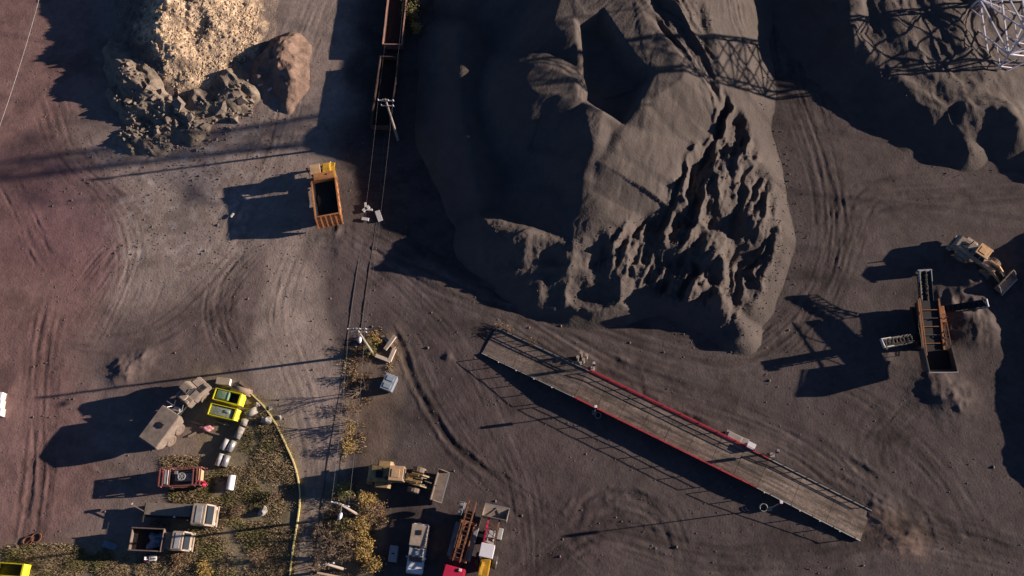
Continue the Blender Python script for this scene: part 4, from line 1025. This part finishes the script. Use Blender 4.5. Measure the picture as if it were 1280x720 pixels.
# conductors heading west and east from the crossarms
Mx = Matrix.Translation(c0) @ Matrix.Rotation(pyr, 4, 'Z')
for z, l in ((21, 7), (26, 9), (31, 6)):
    for s in (-1, 1):
        e = Mx @ Vector((0, s*l, z-1.9))
        for dirv, nm in ((Vector((-150, 38, 2)), 'west'), (Vector((150, -30, 2)), 'east')):
            o = cable(e, e+dirv, 5, 'heavy high voltage conductor hung from the lattice pylon', .05, 30, DSTEEL); o['group'] = 'conductors of the lattice pylon'

# ------------------------------------------------------------------ lot clutter
def skip(label, a, b, cover):
    loc, rz, L = pose(a, b, 1.0); t = thing('skip_container', label, 'skip', loc, rz)
    l, w_ = 3.1, 1.3; m = MB()
    m.box((0, 0, .12), (l, w_, .1))
    for s in (-1, 1): m.box((0, s*w_/2, .65), (l, .05, 1.1)).box((0, s*w_/2, 1.2), (l+.05, .07, .1))
    m.box((-l/2, 0, .65), (.07, w_, 1.1)).box((l/2, 0, .65), (.07, w_, 1.1)).box((-l/2, 0, 1.2), (.1, w_+.1, .1)).box((l/2+.02, 0, 1.2), (.2, w_+.1, .12))
    m.side([(l/2, 1.2), (l/2+.35, .9), (l/2+.35, .2), (l/2, .1)], -w_/2, w_/2)
    m.build('container', LIME, t)
    return t
s1 = skip('yellow skip half filled by a green sheet, upper of the pair', (267, 492), (302, 500), 0)
MB().box((-.6, .05, .95), (1.5, 1.05, .5), bev=.12, rz=.03).box((.1, .05, .9), (.25, 1.0, .7), bev=.08).build('green_sheet', GREEN, s1, True); MB().box((.6, 0, .2), (1.7, 1.2, .1)).build('floor', DARK, s1)
s2 = skip('yellow skip covered end to end by a grey green sheet, lower of the pair', (261, 511), (296, 519), 1)
MB().box((-.1, 0, 1.0), (2.75, 1.1, .25), bev=.08).blob((.5, .1, 1.1), .3, (1.6, .8, .4), .3).build('cover_sheet', mat('grey_green_sheet', (.36, .42, .34), .6, var=.4, vs=2.5, dirt=.3, bump=.5, bs=5), s2, True)
s3 = skip('empty yellow skip cut by the bottom left corner of the photo', (-3, 711), (27, 713), 0)
MB().box((0, 0, .2), (3.0, 1.2, .1)).build('floor', DARK, s3)
def place(o, px, py, rz=0, z=0):
    p = P(px, py); o.location = (p.x, p.y, z); o.rotation_euler = (0, 0, rz); return o
q = place(thing('storage_box', 'long white lidded box right above the upper yellow skip', 'storage box'), 281, 478, R(-6))
MB().box((0, 0, .3), (1.6, .75, .6), bev=.05).build('body', WHITE, q); MB().box((0, 0, .64), (1.66, .8, .08), bev=.03).build('lid', BEIGE2, q)
def pipe(label, a, b, r, m, name='concrete_pipe', grp=None, z=None):
    p = P(*a); e = P(*b); zz = r if z is None else z; d = (e-p).normalized()
    k = MB(); n = 18; R_ = []
    for i in range(n):
        an = 2*math.pi*i/n; sdv = Vector((-d.y, d.x, 0))*math.cos(an)+Vector((0, 0, 1))*math.sin(an)
        R_.append([k.bm.verts.new(x+Vector((0, 0, zz))+sdv*rr) for x, rr in ((p, r), (e, r), (e, r*.8), (p, r*.8))])
    for i in range(n):
        A, B = R_[i], R_[(i+1) % n]
        for j in range(4): k.bm.faces.new((A[j], A[(j+1) % 4], B[(j+1) % 4], B[j]))
    bmesh.ops.recalc_face_normals(k.bm, faces=k.bm.faces)
    o = k.build(name, m, None, True)
    for f in o.data.polygons: f.use_smooth = True
    tag(o, label, 'pipe', grp); return o
pipe('dark open ended pipe lying above the right end of the upper yellow skip', (292, 486), (315, 493), .42, WOOD)
pipe('pale grey pipe lying alone right of the lower yellow skip', (309, 520), (322, 513), .40, CONC)
pipe('upright leaning pale pipe, upper of the two lined up end to end', (308, 525), (305, 533), .38, CONC)
pipe('longer pale pipe lying end to end below the shorter one', (304, 535), (297, 549), .40, CONC)
for i, (a, b) in enumerate([((286, 550), (279, 563)), ((294, 552), (287, 565)), ((279, 568), (273, 583)), ((286, 570), (281, 584))]):
    pipe(['upper left pipe of the four steel pipes in two pairs', 'upper right pipe of the four steel pipes in two pairs', 'lower left pipe of the four steel pipes in two pairs', 'lower right pipe of the four steel pipes in two pairs'][i], a, b, .36, STEEL if i % 2 else LGREY, 'steel_pipe', 'steel pipes stacked in two pairs')
o = place(MB().cyl((0, -.8, .4), (0, .8, .4), .42, n=20).cyl((0, -.84, .4), (0, -.8, .4), .36, n=20).build('steel_drum', WHITE, None, False), 290, 604, R(-4)); tag(o, 'lone white drum lying in the dry grass below the pipes', 'drum')
for i, (px, py, r, l) in enumerate([(334, 526, .55, 'pale angular rock leaning against the yellow kerb'), (338, 511, .22, 'small white stone just right of the yellow kerb'), (350, 522, .25, 'small white stone in the grass away from the yellow kerb'), (322, 506, .3, 'small grey stone left of the yellow kerb'), (330, 640, .5, 'pale rock in the brown grass of the lot'), (200, 517, .01, '')]):
    if not l: continue
    o = place(MB().blob((0, 0, r*.6), r, (1.2, .9, .8), .3, 2, i).build('rock', CONC, None), px, py, i); tag(o, l, 'rock')
o = place(MB().blob((0, 0, .2), .4, (1.6, .8, .5), .4, 3, 21).build('cloth_heap', mat('pink_cloth', (.62, .30, .32), .8, var=.3, bump=.4, bs=5), None, True), 259, 536, R(-5)); tag(o, 'crumpled pink sheet on the ground right of the articulated hauler', 'cloth')
for i, (a, b, r) in enumerate([((238, 527), (256, 532), .10), ((268, 527), (288, 532), .10), ((262, 540), (279, 545), .09), ((300, 478), (312, 487), .12), ((247, 540), (236, 546), .08)]):
    p = P(*a); e = P(*b); o = MB().bar(p+Vector((0, 0, r)), e+Vector((0, 0, r+.05)), r*2.2, r*1.6).build('timber_plank', WOOD, None); tag(o, ['grey plank lying just right of the hauler wheels', 'grey plank lying below the lower yellow skip', 'grey plank lying under the pink sheet', 'brown log above the open ended pipe', 'short plank at the hauler rear wheel'][i], 'plank')
# yellow kerb
kp = [P(*x) for x in spline([(315, 493), (330, 508), (345, 530), (358, 557), (368, 580), (374, 605), (375, 630), (371, 660), (366, 690), (362, 725)], 4)]
k = MB()
for a, b in zip(kp[:-1], kp[1:]): k.bar(a+Vector((0, 0, .12)), b+Vector((0, 0, .12)), .14, .2)
tag(k.build('yellow_kerb', mat('worn_yellow_kerb_paint', (.88, .76, .34), .7, var=.12, vs=1.6, dirt=.08), None), 'long curving yellow painted kerb between the grassy lot and the road', 'kerb')
# white boxes, left edge
for i, (px, py) in enumerate([(2, 497), (1, 507), (1, 517)]):
    q = place(thing('water_tank', ['uppermost of the three white tanks at the left edge', 'middle one of the three white tanks at the left edge', 'lowest of the three white tanks at the left edge'][i], 'water tank', group='white tanks in a column at the left edge'), px, py, R(3*i-3))
    MB().box((0, 0, .5), (1.15, .95, .85), bev=.1).build('tank', WHITE, q); MB().cyl((0, 0, .92), (0, 0, 1.0), .16, n=12).build('cap', LGREY, q); MB().box((0, 0, .06), (1.2, 1.0, .1)).build('pallet', WOOD, q)
q = place(thing('plastic_crate', 'blue grey plastic crate on the ground in the tipper shadow', 'crate'), 139, 682, R(-16))
MB().box((0, 0, .22), (1.5, .65, .4), bev=.04).build('body', BLUEG, q); MB().box((0, 0, .45), (1.55, .7, .06), bev=.02).build('lid', TARP, q)
m = MB()
for (cx, rr) in ((-.5, .55), (.45, .6)):
    for a in range(11): m.cyl((cx+rr*math.cos(a*.6), .8*rr*math.sin(a*.6), .12), (cx+rr*math.cos((a+1)*.6), .8*rr*math.sin((a+1)*.6), .12), .07, n=6)
m.bar((-1.2, -.4, .1), (.2, .1, .12), .1)
o = place(m.build('wire_loops', RUST, None), 41, 674, R(20)); tag(o, 'tangled loops of rusty wire on the bare soil at lower left', 'wire')
# white beams at the pole
for i, (a, b, z0, z1, l) in enumerate([((482, 438), (495, 422), .35, .7, 'pale beam leaning highest across the other timbers'), ((487, 452), (494, 437), .2, .35, 'thick pale beam running down to the corner by the grey bin'), ((470, 445), (488, 452), .2, .2, 'pale beam lying flat and meeting the thick one at a corner'), ((478, 421), (494, 436), .2, .3, 'brown beam crossed by the highest pale beam')]):
    p = P(*a); e = P(*b); o = MB().bar(p+Vector((0, 0, z0)), e+Vector((0, 0, z1)), .42, .34).build('timber_beam', WOODP if i != 3 else WOOD, None); tag(o, l, 'beam')
q = place(thing('waste_bin', 'blue grey lidded bin standing alone below the white beams', 'bin'), 488, 481, R(68))
MB().box((0, 0, .6), (1.75, 1.35, 1.0), bev=.15, taper=(1.08, 1.08)).build('body', BLUEG, q)
MB().box((0, 0, 1.16), (1.95, 1.5, .16), bev=.08).box((.45, 0, 1.26), (.55, .9, .08), bev=.03).box((-.45, 0, 1.26), (.55, .9, .08), bev=.03).build('lid', mat('pale_blue_lid', (.34, .40, .46), .3, var=.15), q)
for x in (-.7, .7): MB().cyl((x, -.5, .1), (x, -.38, .1), .1, n=10).build('wheel', DARK, q)
# white scraps in the pile shadow
SCR = mat('white_scrap', (.62, .60, .60), .8, var=.2)
for i, (px, py, s_, a) in enumerate([(458, 262, .5, 40), (474, 271, .7, -70), (457, 275, .45, -10), (326, 107, .35, 20), (338, 113, .3, 50), (291, 270, .3, 60)]):
    b = MB().box((0, 0, .25), (1.6*s_*1.3, .7*s_*1.3, .4*s_), bev=.04)
    if i == 0: b.box((.2, .35, .25), (.9, .25, .2), rz=1.0).box((.2, -.35, .25), (.9, .25, .2), rz=-.8)
    o = place(b.build('concrete_scrap', SCR, None), px, py, R(a)); tag(o, ['pale three pronged scrap beside the track in the big shadow', 'long pale slab right of the track in the big shadow', 'small pale slab left of the track at the shadow edge', 'white chunk in the shadow of the brown mound', 'grey sliver right of the white chunk by the brown mound', 'pale scrap in the dump truck shadow'][i], 'scrap')

# ------------------------------------------------------------------ plants
BARK = mat('bare_bark', (.20, .15, .115), .9, var=.3, vs=4)
LEAFS = {'gold': mat('golden_dry_leaves', (.62, .42, .13), .8, var=.75, vs=2.5), 'brown': mat('brown_dry_leaves', (.36, .23, .13), .85, var=.75, vs=2.5), 'green': mat('yellow_green_leaves', (.32, .30, .09), .8, var=.75, vs=2.5)}
def leafset(m, pts, size, rnd, n, spread):
    vs_ = []
    for _ in range(n):
        c = rnd.choice(pts)+Vector((rnd.gauss(0, spread), rnd.gauss(0, spread), rnd.gauss(0, spread*.7)))
        c.z = max(.03, c.z); a = rnd.uniform(0, 6.3); s = size*rnd.uniform(.35, 1.25)**1.3
        u = Vector((math.cos(a), math.sin(a), rnd.uniform(-.6, .6)))*s; v = Vector((-math.sin(a), math.cos(a), rnd.uniform(-.6, .6)))*s*.55
        vs_.append((c-u, c+v, c+u, c-v))
    bm = m.bm
    for q in vs_: bm.faces.new([bm.verts.new(x) for x in q])
def bush(label, px, py, h, r, kind, leaves, seed, name='shrub', cat='shrub', grp=None, twigs=7):
    rnd = random.Random(seed); q = thing(name, label, cat, P(px, py), 0, grp)
    m = MB(); tips = []
    def grow(p, d, L, rad, lv):
        e = p+d*L; m.cyl(p, e, rad, rad*.65, n=4, cap=False); tips.append(e)
        if lv == 0: return
        for _ in range(3 if lv > 1 else 4):
            nd = (d+Vector((rnd.gauss(0, .55), rnd.gauss(0, .55), rnd.gauss(.05, .3)))).normalized()
            if nd.z < .05: nd.z = .05
            grow(e if rnd.random() < .6 else p.lerp(e, .6), nd, L*rnd.uniform(.6, .85), rad*.6, lv-1)
    for i in range(twigs):
        a = rnd.uniform(0, 6.3); d = Vector((math.cos(a)*r/h*.7, math.sin(a)*r/h*.7, 1)).normalized()
        grow(Vector((rnd.gauss(0, r*.12), rnd.gauss(0, r*.12), 0)), d, h*.38*rnd.uniform(.7, 1.1), .022+.008*h, 3)
    m.build('branches', BARK, q); leaves = int(leaves*.75)
    if leaves:
        f = MB(); leafset(f, tips, .09, rnd, leaves, r*.12); f.build('foliage', LEAFS[kind], q)
    return q
B = [(432, 618, 1.8, 1.6, 'green', 1500, 'yellow green shrub right of the lower lamp pole top'), (462, 628, 1.7, 1.6, 'gold', 1500, 'golden green shrub in the loader shadow edge'), (470, 645, 2.2, 2.2, 'brown', 1500, 'brown leafy shrub just above the cabinet shade'),
     (450, 660, 2.0, 1.9, 'gold', 1800, 'golden shrub in the middle of the weed strip'), (455, 685, 1.8, 1.8, 'gold', 1800, 'bright golden shrub left of the steel cabinet'), (470, 706, 1.4, 1.8, 'gold', 1700, 'low golden shrub near the bottom below the cabinet'),
     (428, 655, 1.5, 1.2, 'green', 700, 'dark green shrub under the lower lamp pole'), (412, 672, 3.0, 2.2, 'brown', 260, 'bare twiggy bush spreading over the road edge'), (430, 690, 3.2, 2.4, 'brown', 420, 'tall bare bush with orange twigs at the bottom'),
     (400, 700, 2.6, 1.8, 'brown', 120, 'leafless bush leaning on the road near the bottom edge'), (463, 438, 1.5, 1.1, 'green', 900, 'green shrub at the foot of the upper lamp pole'), (470, 425, 1.1, .9, 'gold', 700, 'small golden shrub above the white beams'),
     (446, 470, 1.2, 1.0, 'brown', 260, 'thin brown weed bush left of the grey bin'), (447, 510, 1.6, 1.1, 'brown', 260, 'thin weed bush on the verge beside the road'), (438, 540, 1.8, 1.2, 'gold', 500, 'orange gold weed bush on the verge above the loader'), (440, 560, 1.5, 1.1, 'gold', 600, 'golden weed bush touching the loader rear'),
     (225, 700, .9, 1.8, 'brown', 1500, 'low bush of tan leaves below the beige tipper'), (255, 712, .9, 2.2, 'gold', 1500, 'broad low golden bush at the bottom of the lot'), (516, 20, 2.2, 1.4, 'green', 1200, 'yellow green bush beside the rusty wagon'), (519, 38, 1.4, 1.1, 'gold', 800, 'dry golden bush just below the green one by the wagon'),
     (637, 414, 1.2, .9, 'brown', 90, 'sparse weed at the upper left end of the weighbridge'), (662, 428, 1.0, .9, 'brown', 80, 'sparse weed just right along the upper handrail'), (626, 408, .9, .6, 'brown', 60, 'tiny weed at the tip of the weighbridge ramp'),
     (248, 608, .7, .7, 'gold', 350, 'small golden weed at the red machine trailer'), (322, 700, 1.6, 1.5, 'brown', 250, 'bare bush in the dark grass left of the yellow kerb'), (345, 620, 1.6, 1.3, 'brown', 200, 'bare bush between the grass and the yellow kerb bend'), (300, 640, 1.3, 1.4, 'brown', 350, 'brown bush in the middle of the grassy lot')]
for i, (px, py, h, r, k_, n_, l) in enumerate(B): bush(l, px, py, h, r, k_, n_, 100+i)
# taller leafless trees whose branch shadows fall across the road
o = bush('leafless young tree on the verge between the road and the grey bin', 452, 492, 4.2, 1.6, 'brown', 0, 300, 'bare_tree', 'tree', twigs=3)
o = bush('leafless young tree among the golden weeds above the loader', 442, 528, 4.6, 1.7, 'brown', 40, 301, 'bare_tree', 'tree', twigs=3)
# the bent log at the bottom
p = P(396, 716, 2.6); e = P(436, 724, 1.0); o = MB().cyl((p.x, p.y, 2.6), (e.x, e.y, 1.0), .13, .17, n=8).cyl((p.x, p.y, 2.6), (p.x-.1, p.y-.6, .0), .06, n=6).build('leaning_log', WOOD, None); tag(o, 'grey broken trunk leaning across the bottom of the weed strip', 'log')

# grass: one uncountable cover
rnd = random.Random(5)
def inpoly(x, y, poly):
    c = False; n = len(poly)
    for i in range(n):
        x1, y1 = poly[i]; x2, y2 = poly[(i+1) % n]
        if (y1 > y) != (y2 > y) and x < (x2-x1)*(y-y1)/(y2-y1)+x1: c = not c
    return c
def grass(name, label_, polys, n, mats, hmin, hmax, seed, thr=-.15):
    rn = np.random.RandomState(seed); V = []; Fm = []
    for poly in polys:
        xs = [p[0] for p in poly[0]]; ys = [p[1] for p in poly[0]]
        cnt = int(n*poly[1]); px = rn.uniform(min(xs), max(xs), cnt); py = rn.uniform(min(ys), max(ys), cnt)
        for a, b in zip(px, py):
            if not inpoly(a+rn.normal(0, 4), b+rn.normal(0, 4), poly[0]): continue
            p = P(a, b)
            f = fbm(np.array([p.x/1.7]), np.array([p.y/1.7]), 3, 900)[0]
            if f < thr+rn.normal(0, .08): continue
            mi = 0 if fbm(np.array([p.x/2.5]), np.array([p.y/2.5]), 3, 950)[0]+rn.normal(0, .15) < .05 else 1
            if rn.rand() < .12: mi = 2
            for _ in range(4):
                an = rn.uniform(0, 6.28); h = rn.uniform(hmin, hmax)*(1+f); w_ = .035
                q = p+Vector((rn.normal(0, .1), rn.normal(0, .1), 0)); ln = rn.uniform(.3, .9)*h
                dx, dy = math.cos(an), math.sin(an)
                V += [(q.x-dy*w_, q.y+dx*w_, -.03), (q.x+dy*w_, q.y-dx*w_, -.03), (q.x+dx*ln, q.y+dy*ln, h)]; Fm.append(mi)
    V = np.array(V, np.float32); nf = len(Fm)
    me = bpy.data.meshes.new(name); me.vertices.add(nf*3); me.vertices.foreach_set('co', V.ravel())
    me.loops.add(nf*3); me.loops.foreach_set('vertex_index', np.arange(nf*3, dtype=np.int32)); me.polygons.add(nf); me.polygons.foreach_set('loop_start', np.arange(0, nf*3, 3, dtype=np.int32)); me.update(calc_edges=True)
    for m_ in mats: me.materials.append(m_)
    me.polygons.foreach_set('material_index', np.array(Fm, np.int32))
    o = bpy.data.objects.new(name, me); COL.objects.link(o); return tag(o, label_, 'grass', kind='stuff')
GR = [mat('dry_straw', (.46, .36, .22), .9, var=.4, vs=1.5), mat('olive_grass', (.30, .27, .11), .9, var=.4, vs=1.5), mat('dark_dead_weed', (.20, .145, .10), .9, var=.4, vs=1.5)]
grass('dry_grass', 'patchy dry straw and olive grass over the truck lot', [
    ([(290, 560), (330, 510), (360, 560), (372, 620), (366, 725), (170, 725), (225, 690), (250, 610), (270, 590)], 1.0),
    ([(200, 570), (260, 570), (270, 640), (235, 660), (210, 610)], .16), ([(0, 690), (60, 680), (200, 705), (200, 725), (0, 725)], .35)], 30000, GR, .08, .30, 11, thr=-.2)
grass('verge_weeds', 'strip of orange brown weeds between the road and the haul yard', [
    ([(432, 440), (480, 405), (500, 425), (500, 465), (465, 480), (455, 540), (448, 590), (455, 620), (480, 640), (482, 720), (390, 725), (400, 640), (428, 610), (430, 540)], 1.0),
    ([(508, 0), (527, 0), (525, 30), (518, 46), (504, 48)], .08)], 9000, GR[:1]+[LEAFS['brown'], LEAFS['gold']], .1, .35, 12, thr=-.05)
# loose stones and clods scattered over the yard
m = MB(); rs = random.Random(9); n = 0
vv = []; ff = []
for _ in range(5200):
    px = rs.uniform(0, 1280); py = rs.uniform(0, 720)
    if px > 520 and py < 330 and rs.random() < .9: continue
    if rs.random() < .5: px, py = rs.gauss(240, 110), rs.gauss(210, 90)
    p = P(px, py); r = rs.uniform(.03, .09)*(2.0 if rs.random() < .06 else 1); b0 = len(vv)
    for dx, dy, dz_ in ((1, 0, 0), (0, 1, 0), (-1, 0, 0), (0, -1, 0), (0, 0, 1), (0, 0, -1)): vv.append((p.x+dx*r*rs.uniform(.7, 1.3), p.y+dy*r*rs.uniform(.7, 1.3), .02+dz_*r*rs.uniform(.6, 1)))
    for f in ((0, 1, 4), (1, 2, 4), (2, 3, 4), (3, 0, 4), (1, 0, 5), (2, 1, 5), (3, 2, 5), (0, 3, 5)): ff.append(tuple(b0+i for i in f))
me = bpy.data.meshes.new('loose_stones'); me.from_pydata(vv, [], ff); me.materials.append(mat('yard_stones', (.20, .165, .15), .95, var=.4, vs=3))
o = bpy.data.objects.new('loose_stones', me); COL.objects.link(o); tag(o, 'small stones and clods strewn over the yard', 'stones', kind='stuff')

# lumps that have rolled down the heaps
def sample(g, x, y):
    x0, y0, res, Z = g; i = int((y-y0)/res); j = int((x-x0)/res)
    if i < 0 or j < 0 or i >= Z.shape[0] or j >= Z.shape[1]: return None
    return Z[i, j]
def lumps(name, label_, g, areas, m_, rmin, rmax, flat=1.0, seed=1):
    rs = random.Random(seed); vv = []; ff = []
    for poly, n, z0 in areas:
        xs = [p[0] for p in poly]; ys = [p[1] for p in poly]
        for _ in range(n):
            a = rs.uniform(min(xs), max(xs)); b = rs.uniform(min(ys), max(ys))
            if not inpoly(a, b, poly): continue
            p = P(a, b, z0); z = sample(g, p.x, p.y)
            if z is None or z < -.1: z = 0
            r = rmin+(rmax-rmin)*rs.random()**3; b0 = len(vv)
            ux = rs.uniform(.6, 1.5); q = Matrix.Rotation(rs.uniform(0, 6), 3, 'Z') @ Matrix.Rotation(rs.uniform(-.6, .6), 3, 'X')
            for dv in ((1, 0, 0), (.2, 1, 0), (-1, .2, 0), (0, -1, .1), (.3, .2, .8*flat), (-.3, -.2, .9*flat), (0, 0, -.7)):
                w_ = q @ Vector((dv[0]*r*ux, dv[1]*r*rs.uniform(.6, 1.1), dv[2]*r)); vv.append((p.x+w_.x, p.y+w_.y, z+w_.z+r*.25*flat))
            for f in ((0, 1, 4), (1, 5, 4), (1, 2, 5), (2, 3, 5), (3, 4, 5), (3, 0, 4), (1, 0, 6), (2, 1, 6), (3, 2, 6), (0, 3, 6)): ff.append(tuple(b0+i for i in f))
    me = bpy.data.meshes.new(name); me.from_pydata(vv, [], ff); me.materials.append(m_)
    o = bpy.data.objects.new(name, me); COL.objects.link(o); return tag(o, label_, 'lumps', kind='stuff')
DIRT2 = mat('grey_rubble_block', (.27, .22, .18), .9, var=.3, vs=2, bump=.4, bs=6)
LUMP = mat('coal_lump', (.15, .125, .112), .8, var=.4, vs=3)
lumps('coal_lumps', 'loose coal lumps rolled down the clawed side and foot of the huge stockpile', GRIDS[0], [
    ([(740, 300), (830, 262), (890, 170), (940, 170), (985, 240), (985, 330), (930, 410), (850, 390)], 2600, 2.5),
    ([(610, 290), (700, 300), (900, 380), (960, 420), (915, 445), (760, 400), (610, 350)], 1500, .8),
    ([(930, 60), (960, 90), (1000, 200), (1012, 300), (985, 390), (930, 440), (940, 380), (975, 300), (965, 200)], 800, .4),
    ([(800, 0), (890, 0), (905, 110), (880, 100)], 350, 5)], LUMP, .03, .12, seed=31)
lumps('coal_lumps', 'loose coal lumps on the low stockpile under the pylon', GRIDS[1], [([(1050, 0), (1230, 0), (1260, 130), (1250, 215), (1190, 215), (1060, 90)], 900, 1.8)], LUMP, .03, .11, seed=32)
lumps('wood_chips', 'countless pale chips lying loose over the golden pile', GRIDS[3], [([(175, 30), (200, 0), (320, 0), (318, 45), (280, 85), (250, 115), (225, 120), (200, 90)], 5200, 2.2)], mat('split_wood_chip', (.66, .50, .34), .85, var=.5, vs=4), .05, .22, .5, seed=33)
lumps('rubble_blocks', 'bigger broken blocks lying in the grey rubble', GRIDS[5], [([(145, 70), (175, 90), (240, 140), (310, 95), (318, 130), (250, 175), (155, 175)], 90, .7)], DIRT2, .35, 1.1, .8, seed=35)
lumps('rubble_stones', 'broken grey stones on and around the rubble heap', GRIDS[5], [([(145, 70), (175, 90), (240, 140), (310, 95), (318, 130), (250, 175), (155, 175)], 0, .7), ([(140, 60), (175, 90), (240, 140), (310, 95), (320, 140), (250, 185), (150, 190)], 1500, .7)], mat('broken_stone', (.30, .25, .21), .9, var=.4, vs=3), .05, .28, seed=34)
